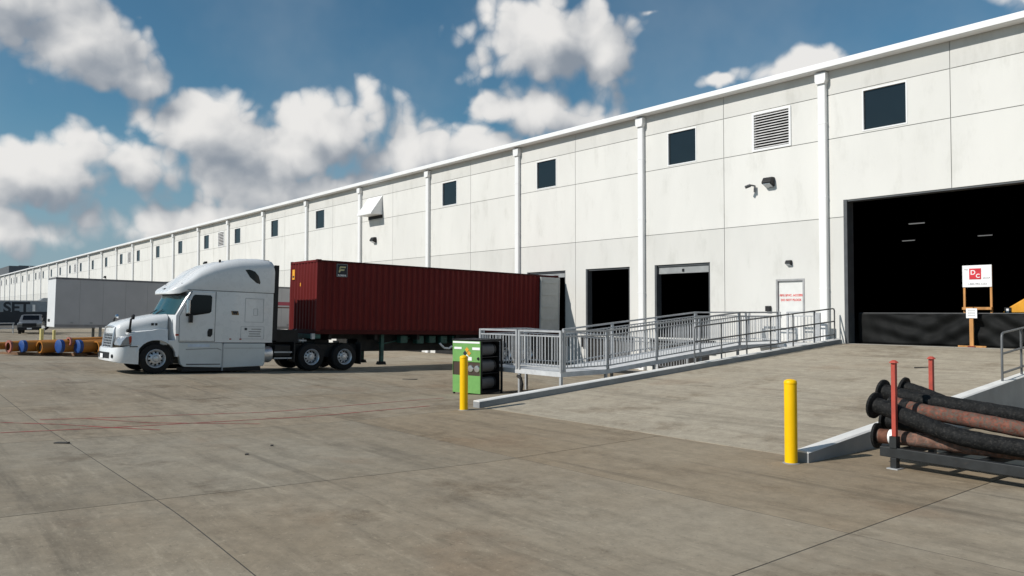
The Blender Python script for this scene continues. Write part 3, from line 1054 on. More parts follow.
# ------------------------------------------------------------ wheels
def wheel_parts(parent, side, c, r=.52, w=.27, rim=.30, name='wheel', dual=0, front=False):
    """wheel with tyre and rim; side = +1 outer face towards +x"""
    root = empty(name, c)
    root.parent = parent
    s = side
    prof = [(rim * .98, -w / 2), (r * .82, -w / 2), (r * .96, -w / 2 + .025), (r, -w / 2 + .06), (r, w / 2 - .06), (r * .96, w / 2 - .025), (r * .82, w / 2), (rim * .98, w / 2)]
    MB().lathe([(a, b * s) for a, b in prof], 'x', 36, close=False).build('tyre', RUBBER, root, smooth=35)
    if dual:
        MB().lathe([(a, b * s - dual * s) for a, b in prof], 'x', 32, close=False).build('inner_tyre', RUBBER, root, smooth=35)
    MB().lathe([(rim * .86, s * (w / 2 - .14)), (.001, s * (w / 2 - .14))], 'x', 24, close=False).build('wheel_back', BLACK, root)
    m = MB()
    o = w / 2
    dish = o - (.02 if front else .10)
    m.lathe([(rim * 1.03, s * (o + .004)), (rim * 1.0, s * (o + .012)), (rim * .93, s * (o - .005)), (rim * .86, s * (o - .05)), (rim * .80, s * (dish - .06)), (rim * .78, s * (dish - .03))], 'x', 36, close=False)
    ns = 10
    for k in range(ns):
        a0, a1 = 2 * math.pi * (k - .29) / ns, 2 * math.pi * (k + .29) / ns
        ro, ri = rim * .80, rim * .52
        vs = []
        for (rr, aa, hh) in ((ri, a0 * 1, dish), (ri, a1, dish), (ro, a1, dish - .05), (ro, a0, dish - .05)):
            vs.append((s * hh, rr * math.cos(aa), rr * math.sin(aa)))
        m.add(vs, [(0, 1, 2, 3)])
    m.lathe([(rim * .56, s * (dish - .005)), (rim * .50, s * (dish + .006)), (rim * .36, s * (dish + .006)), (rim * .33, s * (dish + .05)), (rim * .26, s * (dish + .075)), (.001, s * (dish + .085))], 'x', 30, close=False)
    for k in range(10):
        a = 2 * math.pi * k / 10
        m.lathe([(.014, s * (dish + .004)), (.014, s * (dish + .03)), (.001, s * (dish + .034))], 'x', 6, c=(0, rim * .43 * math.cos(a), rim * .43 * math.sin(a)), close=False)
    m.build('rim', RIM, root, smooth=35)
    return root



# ------------------------------------------------------------ tractor unit
truck = empty('tractor_unit', (-28.87, 5.85, zg(-28.87, 5.85)), (-0.030, 0, 0))
tag(truck, 'white sleeper-cab tractor unit coupled to the red container trailer', 'lorry')


def rbox_ring(y, hw, zb, zt, rt, rb=.03, n=5, crown=0.0):
    """rounded cross-section in the XZ plane at y"""
    pts = []
    for (cx, cz, r, a0) in ((hw - rt, zt - rt, rt, 0), (-(hw - rt), zt - rt, rt, 90), (-(hw - rb), zb + rb, rb, 180), (hw - rb, zb + rb, rb, 270)):
        for k in range(n + 1):
            a = R(a0 + 90.0 * k / n)
            x = cx + r * math.cos(a)
            z = cz + r * math.sin(a)
            pts.append((x, y, z))
    if crown:
        pts = [(x, y, z + (crown * (1 - (x / hw) ** 2) if z > (zb + zt) / 2 else 0)) for (x, y, z) in pts]
    return pts


# cab and sleeper shell, lofted upwards over plan outlines
def plan(z, hw, yf, bulge, yr, rc=.10):
    pts = []
    for k in range(-8, 9):
        t = k / 8
        pts.append((hw * t, yf + bulge * abs(t) ** 2.6, z))
    pts += [(hw, (yf + bulge + yr) / 2, z), (hw, yr - rc, z), (hw - rc * .3, yr - rc * .3, z), (hw - rc, yr, z)]
    pts += [(-(hw - rc), yr, z), (-(hw - rc * .3), yr - rc * .3, z), (-hw, yr - rc, z), (-hw, (yf + bulge + yr) / 2, z)]
    return pts


MB().loft([plan(1.05, 1.235, 1.95, .28, 5.62), plan(1.5, 1.24, 1.92, .28, 5.62), plan(1.95, 1.24, 1.86, .34, 5.62), plan(2.40, 1.235, 2.08, .36, 5.62), plan(2.835, 1.225, 2.30, .38, 5.62)]).build('sleeper_cab', TRUCKW, truck, smooth=38)
# roof fairing
st = [(2.00, .62, 2.685, 2.73, .02, .0), (2.06, .86, 2.675, 2.80, .04, .01), (2.16, 1.02, 2.68, 2.88, .06, .02), (2.32, 1.13, 2.70, 2.97, .08, .03), (2.50, 1.185, 2.78, 3.10, .14, .04), (2.70, 1.205, 2.842, 3.26, .22, .05),
      (3.0, 1.21, 2.842, 3.53, .30, .05), (3.45, 1.215, 2.842, 3.77, .36, .05), (3.9, 1.22, 2.842, 3.92, .38, .05), (4.4, 1.225, 2.842, 4.02, .38, .05), (5.0, 1.23, 2.842, 4.06, .36, .04), (5.40, 1.23, 2.842, 4.05, .34, .04), (5.56, 1.22, 2.842, 4.00, .33, .03), (5.62, 1.19, 2.86, 3.94, .32, .0)]
roofp = MB().loft([rbox_ring(y, hw, zb, zt, rt, .02, 6, cr) for (y, hw, zb, zt, rt, cr) in st]).build('roof_fairing', TRUCKW, truck, smooth=42)
MB().box(-1.228, 1.228, 2.55, 5.60, 2.828, 2.848).build('roof_seam', DOORFRAME, truck)
for sx_ in (1, -1):
    # teardrop window of the sleeper
    MB().prism([(4.50, 3.64), (4.66, 3.66), (4.86, 3.60), (5.00, 3.44), (5.07, 3.22), (5.05, 3.15), (4.92, 3.19), (4.68, 3.38)], sx_ * 1.20, sx_ * 1.238, 'x').build('sleeper_window', DARKGLASS, roofp, bevel=.012)
for x in (-.75, -.4, 0, .4, .75):
    MB().box(x - .05, x + .05, 2.11 + abs(x) * .14, 2.19 + abs(x) * .14, 2.84, 2.90).build('marker_lamp', DOORFRAME, roofp, bevel=.01)
for x in (-.95, .95):
    MB().box(x - .06, x + .06, 2.42, 2.50, 3.0, 3.07).build('marker_lamp', DOORFRAME, roofp, bevel=.01)
MB().tube([(.9, 3.7, 3.86), (.9, 3.7, 3.96)], .04, 8).build('antenna_base', BLACK, roofp)
MB().box(.75, 1.0, 5.25, 5.45, 4.0, 4.055).build('roof_latch', BLACK, roofp)

# windshield
ws = []
for i in range(9):
    tz = i / 8
    z = 1.985 + (2.735 - 1.985) * tz
    row = []
    lz = [(1.95, 1.24, 1.86, .34), (2.40, 1.235, 2.08, .36), (2.835, 1.225, 2.30, .38)]
    i0 = 0 if z < 2.40 else 1
    f_ = (z - lz[i0][0]) / (lz[i0 + 1][0] - lz[i0][0])
    hw, yf, bu = (lz[i0][c_] + (lz[i0 + 1][c_] - lz[i0][c_]) * f_ for c_ in (1, 2, 3))
    for k in range(-8, 9):
        t = k / 8 * .955
        row.append((hw * t, yf + bu * abs(t) ** 2.6 - .022, z))
    ws.append(row)
n = 17
m = MB()
m.loft(ws, caps=False, closed=False)
wind = m.build('windshield', WSHIELD, truck, smooth=60)
for x in (-.55, .15):
    MB().beam((x, 1.845, 2.0), (x + .5, 1.925, 2.14), .02, .02).build('wiper', BLACK, wind)
MB().loft([[(1.20 * k / 8, 2.235 + .35 * abs(k / 8) ** 2.6 - .06, z) for k in range(-8, 9)] for z in (2.62, 2.75)], caps=False, closed=False).build('visor_shade', BLACK, truck)

# hood and fenders
hs = [(.46, .60, 1.02, 1.47, .12, .0), (.50, .72, 1.0, 1.56, .18, .01), (.60, .82, .95, 1.645, .22, .02), (.9, .91, .95, 1.745, .25, .03), (1.3, .98, .95, 1.84, .26, .04), (1.7, 1.04, .95, 1.925, .26, .05), (1.92, 1.07, .95, 1.965, .26, .05), (2.00, 1.08, .95, 1.975, .26, .05)]
hood = MB().loft([rbox_ring(y, hw, zb, zt, rt, .03, 6, cr) for (y, hw, zb, zt, rt, cr) in hs]).build('hood', TRUCKW, truck, smooth=45)
for sx_ in (1, -1):
    for dy in (0, .12):
        MB().box(sx_ * 1.0, sx_ * 1.036, 1.48 + dy, 1.56 + dy, 1.60, 1.68).build('hood_vent', BLACK, hood, bevel=.008)
    arch = []
    for k in range(13):
        a = R(8 + 164.0 * k / 12)
        arch.append((1.62 + .63 * math.cos(a), .50 + .62 * math.sin(a)))
    poly = [(.84, .86), (.86, 1.06), (.84, 1.26), (.72, 1.29), (.95, 1.365), (1.2, 1.40), (1.5, 1.435), (1.7, 1.49), (1.98, 1.475), (1.98, 1.07)] + [p for p in arch if p[1] < 1.06 or p[0] < 1.95][2:] + [(.99, .60), (.99, .86)]
    f = MB()
    # tapered shell: outer side full, shoulder pulled inwards at the top
    outer = [(sx_ * (1.225 - max(0, (p[1] - 1.15)) * .35 - max(0, .9 - p[0]) * .35), p[0], p[1]) for p in poly]
    inner = [(sx_ * .78, p[0], p[1] + (.06 if p[1] > 1.2 else 0)) for p in poly]
    npz = len(poly)
    f.add(outer + inner, [tuple(range(npz)), tuple(range(2 * npz - 1, npz - 1, -1))] + [(i, (i + 1) % npz, npz + (i + 1) % npz, npz + i) for i in range(npz)])
    fo = f.build('fender', TRUCKW, truck, bevel=.035, segs=3, smooth=50)
    MB().box(sx_ * .70, sx_ * 1.05, 1.02, 2.22, .30, 1.10).build('wheel_well', BLACK, fo)
    MB().prism([(1.985, 1.12), (2.335, 1.12), (2.335, .56), (2.245, .56), (2.225, .70), (2.16, .84), (2.08, .95), (1.985, 1.03)], sx_ * 1.0, sx_ * 1.236, 'x').build('cowl_panel', TRUCKW, truck, bevel=.012)
    MB().box(sx_ * .80, sx_ * 1.232, .80, 1.04, .885, .915).build('bumper_seam', BLACK, truck)
    MB().beam((sx_ * 1.10, 1.99, 1.48), (sx_ * 1.075, 1.995, 1.90), .02, .02).build('hood_seam', DOORFRAME, truck)
    # headlight wraps the front corner
    po = [(.52, .93), (.58, 1.08), (.70, 1.22), (.84, 1.26), (.86, 1.10), (.80, .93)]
    pi = [(.44, .95), (.45, 1.03), (.48, 1.16), (.52, 1.23), (.62, 1.10), (.60, .96)]
    o1 = [(sx_ * 1.185, a, b) for a, b in po]
    i1 = [(sx_ * .70, a, b) for a, b in pi]
    hl = MB().loft([i1, [(sx_ * .92, (a[1] + b[1]) / 2 - .06, (a[2] + b[2]) / 2) for a, b in zip(o1, i1)], o1]).build('headlight', LENS, truck, bevel=.015, smooth=50)
    MB().prism([(.77, 1.21), (.845, 1.25), (.865, 1.10), (.80, .96)], sx_ * 1.12, sx_ * 1.20, 'x').build('turn_signal', AMBER, hl, bevel=.01)
    # hood mirrors on bent stalks
    hm = MB().tube([(sx_ * 1.0, .82, 1.40), (sx_ * 1.12, .80, 1.48), (sx_ * 1.13, .82, 1.78), (sx_ * 1.10, .92, 1.90)], .035, 8).build('hood_mirror', BLACK, truck, smooth=50)
    MB().lathe([(.001, -.055), (.06, -.05), (.085, -.01), (.085, .03)], 'y', 14, c=(sx_ * 1.08, .90, 1.87)).build('mirror_head', BLACK if sx_ > 0 else CHROME, hm, smooth=50)
    MB().lathe([(.07, -.02), (.09, .03), (.07, .09)], 'z', 12, c=(sx_ * 1.02, .80, 1.38)).build('mirror_base', BLACK, hm, smooth=50)
    # doors
    x0, x1 = sx_ * 1.20, sx_ * 1.252
    dr = MB().prism([(2.34, 1.10), (2.33, 1.92), (2.72, 2.78), (3.46, 2.78), (3.48, 1.14), (3.44, 1.10)], x0, x1, 'x').build('door', TRUCKW, truck, bevel=.012)
    MB().prism([(2.50, 1.97), (2.52, 1.93), (2.62, 1.945), (3.10, 2.02), (3.30, 2.06), (3.36, 2.12), (3.37, 2.62), (3.31, 2.68), (2.78, 2.68), (2.72, 2.62)], sx_ * 1.22, sx_ * 1.262, 'x').build('side_window', DARKGLASS, dr, bevel=.006)
    MB().prism([(3.26, 1.26), (3.25, 1.42), (3.29, 1.52), (3.42, 1.52), (3.42, 1.32), (3.36, 1.24)], sx_ * 1.235, sx_ * 1.275, 'x').build('door_handle', BLACK, dr, bevel=.012)
    seam = MB()
    for (a, b) in (((2.32, 1.08), (2.31, 1.93)), ((3.505, 1.08), (3.505, 2.81)), ((2.30, 1.085), (3.52, 1.085)), ((2.31, 1.93), (2.70, 2.80))):
        seam.beam((sx_ * 1.236, a[0], a[1]), (sx_ * 1.236, b[0], b[1]), .014, .014)
    seam.build('door_seam', DOORFRAME, dr)
    # big side mirror
    mm = MB().box(sx_ * 1.30, sx_ * 1.52, 2.46, 2.58, 2.02, 2.52).build('side_mirror', CHROME, truck, bevel=.035, segs=3)
    MB().prism([(2.60, 1.72), (2.60, 2.0), (2.72, 2.0), (2.72, 1.72)], sx_ * 1.25, sx_ * 1.36, 'x').build('mirror_arm', BLACK, mm, bevel=.01)
    MB().beam((sx_ * 1.24, 2.62, 1.98), (sx_ * 1.42, 2.55, 2.06), .05, .05).build('mirror_bracket', BLACK, mm)
    MB().box(sx_ * 1.32, sx_ * 1.50, 2.575, 2.595, 2.05, 2.48).build('mirror_glass', DARKGLASS, mm)
    # side skirts and steps
    s1 = MB().prism([(2.20, 1.035), (3.80, 1.035), (3.80, .18), (2.52, .22), (2.42, .30), (2.34, .62), (2.26, .85)], sx_ * 1.02, sx_ * 1.235, 'x').build('side_skirt', SKIRTW, truck, bevel=.02)
    MB().box(sx_ * 1.10, sx_ * 1.246, 2.62, 3.36, .88, .985).build('step', mat('pale_blue_step', (.55, .62, .72), .4), s1, bevel=.02)
    MB().prism([(2.56, .82), (3.62, .86), (3.76, .80), (3.76, .77), (3.60, .83), (2.56, .79)], sx_ * 1.20, sx_ * 1.240, 'x').build('skirt_groove', DOORGREY, s1)
    MB().prism([(2.58, .32), (3.74, .31), (3.74, .28), (2.60, .28)], sx_ * 1.20, sx_ * 1.241, 'x').build('lower_step', DOORFRAME, s1)
    s2 = MB().prism([(3.83, 1.02), (5.33, 1.02), (5.33, .30), (5.28, .21), (3.83, .17)], sx_ * 1.02, sx_ * 1.235, 'x').build('side_skirt', SKIRTW, truck, bevel=.02)
    MB().prism([(3.86, .86), (5.30, .86), (5.30, .845), (3.86, .845)], sx_ * 1.2, sx_ * 1.238, 'x').build('skirt_groove', DOORGREY, s2)
    MB().box(sx_ * 1.05, sx_ * 1.245, 3.80, 3.83, .06, .98).build('skirt_bracket', GALV, s2)
    MB().box(sx_ * .5, sx_ * 1.19, 2.5, 5.2, .06, .195).build('skirt_shadow_box', BLACK, s2)  # black box added as the shadow below the skirts
    tk = MB().lathe([(.02, 5.2), (.26, 5.2), (.30, 5.24), (.30, 5.58), (.27, 5.66), (.15, 5.70), (.02, 5.71)], 'y', 24, c=(sx_ * .90, 0, .62)).build('fuel_tank', RIM, truck, smooth=40)
    # rear side extenders
    MB().box(sx_ * 1.13, sx_ * 1.19, 5.60, 5.78, 1.12, 3.88).build('side_extender', BLACK, truck, bevel=.01)
    # small reflectors and hatches
    MB().box(sx_ * 1.23, sx_ * 1.255, 2.20, 2.30, 1.27, 1.33).build('side_marker', AMBER, truck)
    for yy in (4.02, 4.38):
        MB().box(sx_ * 1.23, sx_ * 1.248, yy, yy + .07, 1.15, 1.19).build('side_marker', AMBER, truck)
    hx = MB()
    for (ya, yb, za, zb_) in ((4.55, 5.22, 1.78, 2.62), (4.86, 5.0, 2.02, 2.26), (4.42, 5.26, 1.18, 1.62)):
        for (p, q_) in (((ya, za), (yb, za)), ((yb, za), (yb, zb_)), ((yb, zb_), (ya, zb_)), ((ya, zb_), (ya, za))):
            hx.beam((sx_ * 1.239, p[0], p[1]), (sx_ * 1.239, q_[0], q_[1]), .012, .012)
    hx.build('hatch_seam', mat('soft_seam_grey', (.42, .43, .44), .5), truck)
    MB().prism([(4.08, 2.02), (4.05, 2.16), (4.30, 2.16), (4.33, 2.02)], sx_ * 1.236, sx_ * 1.246, 'x').build('emblem', mat('bronze_emblem', (.20, .13, .06), .5), truck)
text('door_lettering', 'W', .15, LOGODARK, truck, M_facing_x(1.2475, 4.19, 2.09), bold=.012)
for (yc, zc, wd) in ((4.98, 1.53, .36), (4.92, 1.44, .44), (4.92, 1.36, .40), (4.92, 1.28, .46)):
    MB().box(1.236, 1.2445, yc - wd / 2, yc + wd / 2, zc - .012, zc + .012).build('small_print_line', TEXTGREY, truck)
MB().box(1.236, 1.2445, 4.55, 4.64, 1.49, 1.57).build('emblem', LOGODARK, truck)

# bumper
outl = [(-1.22, 1.06), (-1.225, .75), (-1.21, .50), (-1.14, .28), (-1.0, .15), (-.8, .075), (-.4, .02), (0, .0)]
outl = [(x, .26 + y * .775) for x, y in outl]
outl = outl + [(-x, y) for x, y in outl[-2::-1]]
inn = [(x * .88, y + .13) for x, y in outl]


def bring(z, push=0.0, tail=0.0):
    o_ = [(x, y + push * (1.1 - y), z + tail * y) for x, y in outl]
    i_ = [(x, max(y, .40) - (.0 if y < .9 else .10), z + tail * y) for x, y in inn[::-1]]
    return o_ + i_


bump = MB().loft([bring(.40, .06, -.07), bring(.44, .0, -.07), bring(.60, .0, 0), bring(.745, .02, .16), bring(.785, .05, .17)]).build('bumper', TRUCKW, truck, smooth=45)
gb = MB()
gb.loft([[(x, y - .008, z) for x, y in ((-.72, .312), (-.4, .274), (0, .258), (.4, .274), (.72, .312))] for z in (.50, .70)], caps=False, closed=False)
gb.build('bumper_intake', BLACK, bump)
for x in (-.92, .92):
    MB().lathe([(.001, -.02), (.055, -.02), (.065, .01)], 'y', 14, c=(x, .345, .58)).build('fog_lamp', BLACK, bump, smooth=50)
MB().box(-.18, .18, .232, .246, .50, .64).build('licence_plate', SIGNW, bump)
# grille
gr = MB()
gr.loft([[(-.60, .415, .82), (.60, .415, .82)], [(-.64, .475, 1.47), (.64, .475, 1.47)]], caps=False, closed=False)
gro = gr.build('grille', BLACK, truck)
bars = MB()
for k in range(8):
    z = .85 + .60 * k / 7
    bars.beam((-.62, .405 + .085 * k / 7, z), (.62, .405 + .085 * k / 7, z), .018, .024)
for k in range(7):
    x = -.60 + 1.2 * k / 6
    bars.beam((x, .405, .84), (x * 1.04, .485, 1.47), .020, .02, up=(0, 1, 0))
bars.build('grille_bars', RIM, gro, bevel=.006)
gfr = MB()
gfr.tube([(-.62, .39, .82), (-.66, .43, 1.2), (-.62, .465, 1.50), (-.3, .455, 1.54), (0, .45, 1.55), (.3, .455, 1.54), (.62, .465, 1.50), (.66, .43, 1.2), (.62, .39, .82)], .032, 8)
gfr.build('grille_surround', RIM, gro, smooth=50)

# chassis, fifth wheel, axles
fr = MB()
for sx_ in (1, -1):
    fr.box(sx_ * .36, sx_ * .46, .9, 9.25, .78, 1.02)
fr.box(-.36, .36, 5.9, 6.0, .8, 1.0).box(-.36, .36, 9.1, 9.2, .8, 1.0).box(-.75, .75, 5.72, 6.6, 1.03, 1.06)
fr.box(-.9, .9, 1.56, 1.70, .42, .56).box(-.9, .9, 7.1, 7.22, .44, .60).box(-.9, .9, 8.47, 8.59, .44, .60)
fr.box(-1.0, 1.0, 1.0, 5.3, .50, 1.03)
fr.box(-.85, .85, 5.6, 9.2, .50, .98)
fr.box(-.95, .95, 5.85, 6.7, 1.07, 1.52)
fr.build('frame', CHASSIS, truck)
fw = MB().lathe([(.0, 1.13), (.46, 1.13), (.48, 1.17), (.48, 1.20), (.0, 1.20)], 'z', 24, c=(0, 7.9, 0), close=False)
fw.box(-.5, .5, 7.6, 8.2, 1.02, 1.14)
fw.build('fifth_wheel', CHASSIS, truck)
for (y0, y1) in ((6.45, 6.5), (9.22, 9.25)):
    for sx_ in (1, -1):
        MB().box(sx_ * .72, sx_ * 1.2, y0, y1, .22 if y0 > 8 else .35, 1.08).build('mud_flap', BLACK, truck)
# battery box and lines behind the sleeper
MB().box(.60, 1.12, 5.75, 6.35, .55, .95).build('battery_box', CHASSIS, truck, bevel=.02)
for k, zc in enumerate((.70, .48)):
    MB().beam((1.13, 5.72, zc), (1.13, 6.4, zc), .03, .05).build('step_bar', GALV, truck)
for k in range(3):
    MB().tube([(-.2 + .15 * k, 5.70, 1.9), (-.15 + .15 * k, 6.1, 1.25), (-.1 + .15 * k, 6.5, 1.2), (-.1 + .12 * k, 7.0, 1.55)], .018, 6).build('air_line', (BLACK, CHASSIS, GALV)[k], truck)
MB().box(.5, 1.05, 6.72, 7.0, 1.10, 1.16).build('light_bracket', GALV, truck)
for sx_ in (1, -1):
    wheel_parts(truck, sx_, (sx_ * 1.075, 1.62, .505), .505, .28, .305, front=True)
    wheel_parts(truck, sx_, (sx_ * 1.085, 7.16, .515), .515, .27, .295, dual=.32)
    wheel_parts(truck, sx_, (sx_ * 1.085, 8.53, .515), .515, .27, .295, dual=.32)

# ------------------------------------------------------------ container
CTILT = -0.0225
CL, CH, CW = 12.44, 2.84, 1.22
cont = empty('shipping_container', (-28.85, 13.16, 1.36), (CTILT, 0, 0))
tag(cont, 'dark red corrugated shipping container backed up to the dock', 'container')


def corr(length, pitch, depth):
    """trapezoid wave: list of (along, inset)"""
    out = []
    n = int(length / pitch)
    p = length / n
    for k in range(n):
        s = k * p
        out += [(s, 0), (s + p * .25, 0), (s + p * .5, depth), (s + p * .75, depth)]
    out.append((length, 0))
    return out


wv = corr(CL - .30, .275, .052)
for sx_ in (1, -1):
    vs = []
    for (s, d) in wv:
        for z in (.16, CH - .08):
            vs.append((sx_ * (CW - .010 - d), .15 + s, z))
    fs = [(2 * i, 2 * i + 1, 2 * i + 3, 2 * i + 2) for i in range(len(wv) - 1)]
    side = MB().add(vs, fs).build('side_wall', RED, cont)
    MB().box(sx_ * (CW - .06), sx_ * CW, .12, CL - .12, CH - .085, CH - .02).build('top_rail', REDRAIL, cont)
    MB().box(sx_ * (CW - .06), sx_ * CW, .12, CL - .12, 0.0, .165).build('bottom_rail', REDRAIL, cont)
    for y in (0, CL - .16):
        MB().box(sx_ * (CW - .14), sx_ * (CW + .004), y, y + .16, .12, CH - .12).build('corner_post', RED if y == 0 else REDRAIL, cont)
        for z in (0, CH - .118):
            MB().box(sx_ * (CW - .16), sx_ * (CW + .008), y - .006, y + .172, z - .004, z + .122).build('corner_casting', REDRAIL, cont, bevel=.012)
wf = corr(2 * CW - .28, .27, .045)
vs = []
for (s, d) in wf:
    for z in (.16, CH - .08):
        vs.append((-CW + .14 + s, .012 + d, z))
MB().add(vs, [(2 * i, 2 * i + 1, 2 * i + 3, 2 * i + 2) for i in range(len(wf) - 1)]).build('front_wall', RED, cont)
MB().box(-CW + .14, CW - .14, 0, .07, CH - .09, CH - .01).build('front_top_rail', RED, cont)
MB().box(-CW + .14, CW - .14, 0, .07, 0, .165).build('front_bottom_rail', REDRAIL, cont)
MB().box(-CW + .06, CW - .06, .07, CL - .06, CH - .05, CH - .03).build('roof', RED, cont)
MB().box(-CW + .06, CW - .06, .07, CL - .06, .08, .14).build('floor', CHASSIS, cont)
# opened doors folded back flat along the sides
for sx_ in (1, -1):
    y0, y1 = CL - 1.20, CL + .02
    dr = MB()
    xa, xb = sx_ * (CW + .03), sx_ * (CW + .085)
    dr.box(xa, xb, y0, y1, .10, CH - .12)
    do = dr.build('open_door', CGREY, cont, bevel=.01)
    for k, z in enumerate((.14, .70, 1.28, 1.86, 2.44)):
        MB().box(sx_ * (CW + .083), sx_ * (CW + .108), y0 + .10, y1 - .10, z, z + .11).build('door_rib', CGREY, do, bevel=.01)
    for y in (y0 + .02, y1 - .06):
        MB().box(sx_ * (CW + .083), sx_ * (CW + .105), y, y + .05, .12, CH - .14).build('door_edge', CGREY, do)
# printed marks
lg = MB().box(CW - .005, CW + .004, .80, 1.26, CH - .62, CH - .12).build('logo_panel', LOGODARK, cont)
fp = MB()
LX = CW + .0055
fp.prism([(0.90, 2.53), (0.94, 2.62), (1.19, 2.62), (1.17, 2.56), (0.99, 2.56), (0.97, 2.53)], LX - .001, LX + .002, 'x')
fp.prism([(0.89, 2.44), (0.92, 2.51), (1.14, 2.51), (1.11, 2.45), (0.97, 2.45), (0.94, 2.38), (0.89, 2.38)], LX - .001, LX + .002, 'x')
fp.build('logo_mark', LOGOYEL, lg)
text('logo_lettering', 'FLORENS', .085, SIGNW, lg, M_facing_x(LX, 1.03, CH - .57), bold=.003)
bd = MB()
for (p, q_) in (((0.81, 2.22), (1.25, 2.22)), ((1.25, 2.22), (1.25, 2.70)), ((1.25, 2.70), (0.81, 2.70)), ((0.81, 2.70), (0.81, 2.22))):
    bd.beam((LX, p[0], p[1]), (LX, q_[0], q_[1]), .018, .004, up=(1, 0, 0))
bd.build('logo_border', mat('logo_grey_border', (.25, .26, .27), .6), lg)
MB().box(-1.02, -.80, -.004, .014, 2.12, 2.52).build('warning_label', LABELYEL, cont)
MB().box(-.98, -.84, -.008, -.003, 2.20, 2.27).build('warning_mark', LOGODARK, cont)
MB().box(-.29, -.22, .002, .014, 1.84, 1.98).build('warning_label', LABELYEL, cont)

# ------------------------------------------------------------ container chassis
chs = empty('container_chassis', (-28.85, 13.16, 1.36), (CTILT, 0, 0))
tag(chs, 'black and green skeletal trailer carrying the red container', 'trailer')
m = MB()
for sx_ in (1, -1):
    m.box(sx_ * .38, sx_ * .50, .2, 12.2, -.20, -.012).box(sx_ * .38, sx_ * .50, 2.2, 12.2, -.70, -.20)
for y in (.6, 2.6, 4.6, 6.6, 8.6, 10.4, 12.0):
    m.box(-1.1, 1.1, y, y + .12, -.22, -.012)
m.build('frame', CHASSIS, chs)
MB().box(-1.22, 1.22, -.12, .20, -.17, -.008).build('front_bolster', GREENST, chs, bevel=.01)
MB().box(-1.22, 1.22, 12.0, 12.28, -.22, -.012).build('rear_bolster', GREENST, chs, bevel=.01)
for sx_ in (1, -1):
    MB().box(sx_ * 1.16, sx_ * 1.27, -.18, -.04, -.19, .02).build('twist_lock', GALV, chs, bevel=.01)
    g0 = zg(-28.85 + sx_ * .8, 16.4) - 1.36 - CTILT * 3.1
    lg_ = MB().box(sx_ * .74, sx_ * .88, 3.02, 3.16, g0 + .32, -.02).build('landing_leg', GREENST, chs)
    MB().prism([(2.92, g0 + .20), (2.97, g0 + .33), (3.21, g0 + .33), (3.26, g0 + .20)], sx_ * .68, sx_ * .94, 'x').build('leg_foot', CHASSIS, lg_)
MB().beam((-.8, 3.1, -.35), (.8, 3.1, -.35), .06, .06).build('leg_brace', GREENST, chs)
MB().beam((.55, 3.2, -.42), (.55, 4.6, -.16), .05, .05).build('leg_brace', GREENST, chs)
for k, y in enumerate((3.9, 4.7, 5.3, 5.9, 6.5)):
    MB().box(.62, .95, y, y + .34, -.36 - .03 * (k % 2), -.06).build('tool_bracket', GREENST, chs, bevel=.02)
MB().lathe([(.02, 4.4), (.14, 4.42), (.15, 4.5), (.15, 5.0), (.14, 5.08), (.02, 5.1)], 'y', 16, c=(.3, 0, -.45)).build('air_tank', CHASSIS, chs, smooth=45)
MB().tube([(.98, 5.82, -.38), (1.0, 5.95, -.50), (1.0, 6.05, -.58), (1.0, 6.3, -.60), (1.0, 6.45, -.50)], .045, 8).build('white_strap', SIGNW, chs, smooth=50)
MB().box(.7, 1.12, 7.6, 8.6, -.46, -.28).build('chassis_box', DOORGREY, chs)
for y in (9.3, 10.6):
    for sx_ in (1, -1):
        g1 = zg(-28.85, 13.16 + y) - 1.36 - CTILT * y
        wheel_parts(chs, sx_, (sx_ * 1.06, y, g1 + .50), .50, .27, .29, dual=.32)
    MB().beam((-1, y, g1 + .50), (1, y, g1 + .50), .12, .12).build('axle', CHASSIS, chs)

# ------------------------------------------------------------ green machine by the bollard
ang = R(12)
gx, gy = -17.36 - 1.06 * math.cos(ang), 13.20 - 1.06 * math.sin(ang)
gu = empty('ventilation_unit', (gx, gy, zg(-17.8, 13.5)), (0, 0, ang))
tag(gu, 'green and black machine box with three black drums beside the yellow bollard', 'machine')
UW, UD, UH = 1.06, .95, 1.53
fm = MB()
for (x, y) in ((0, 0), (UW - .05, 0), (0, UD - .05), (UW - .05, UD - .05)):
    fm.box(x, x + .05, y, y + .05, .0, UH)
for z in (.05, UH - .05):
    fm.box(.05, UW - .05, .004, .044, z, z + .046).box(.05, UW - .05, UD - .05, UD - .006, z, z + .046)
    fm.box(.004, .046, .05, UD - .05, z, z + .046).box(UW - .046, UW - .004, .05, UD - .05, z, z + .046)
fm.build('frame', BLACK, gu)
MB().box(.02, UW - .06, .05, UD - .06, .08, .10).build('base_tray', BLACK, gu)
MB().box(.02, UW - .06, UD - .10, UD - .06, .10, UH - .06).build('back_panel', BLACK, gu)
MB().box(0.006, .03, .05, UD - .06, .10, UH - .06).build('side_panel', BLACK, gu)
fp = MB().cells(.012, UW - .012, .05, UH - .03, [(.02, UW - .02, .54, .92)], -.022, -.004)
fpo = fp.build('front_panel', GREEN, gu)
tp = MB().box(-.01, UW + .01, -.03, UD, UH, UH + .02).build('top_panel', BLACK, gu, bevel=.004)
MB().box(.02, UW - .02, -.003, .02, .52, .94).build('gauge_band', BROWND, gu)
for x in (.66, .90):
    MB().lathe([(.001, -.035), (.09, -.03), (.105, -.01), (.105, .0)], 'y', 18, c=(x + .02, 0, .735)).build('round_lamp', CHROME, gu, smooth=50)
MB().box(.08, .36, -.030, -.0225, 1.27, 1.33).build('sticker', SIGNW, fpo)
MB().box(.76, 1.04, -.030, -.0225, 1.26, 1.33).build('sticker', SIGNW, fpo)
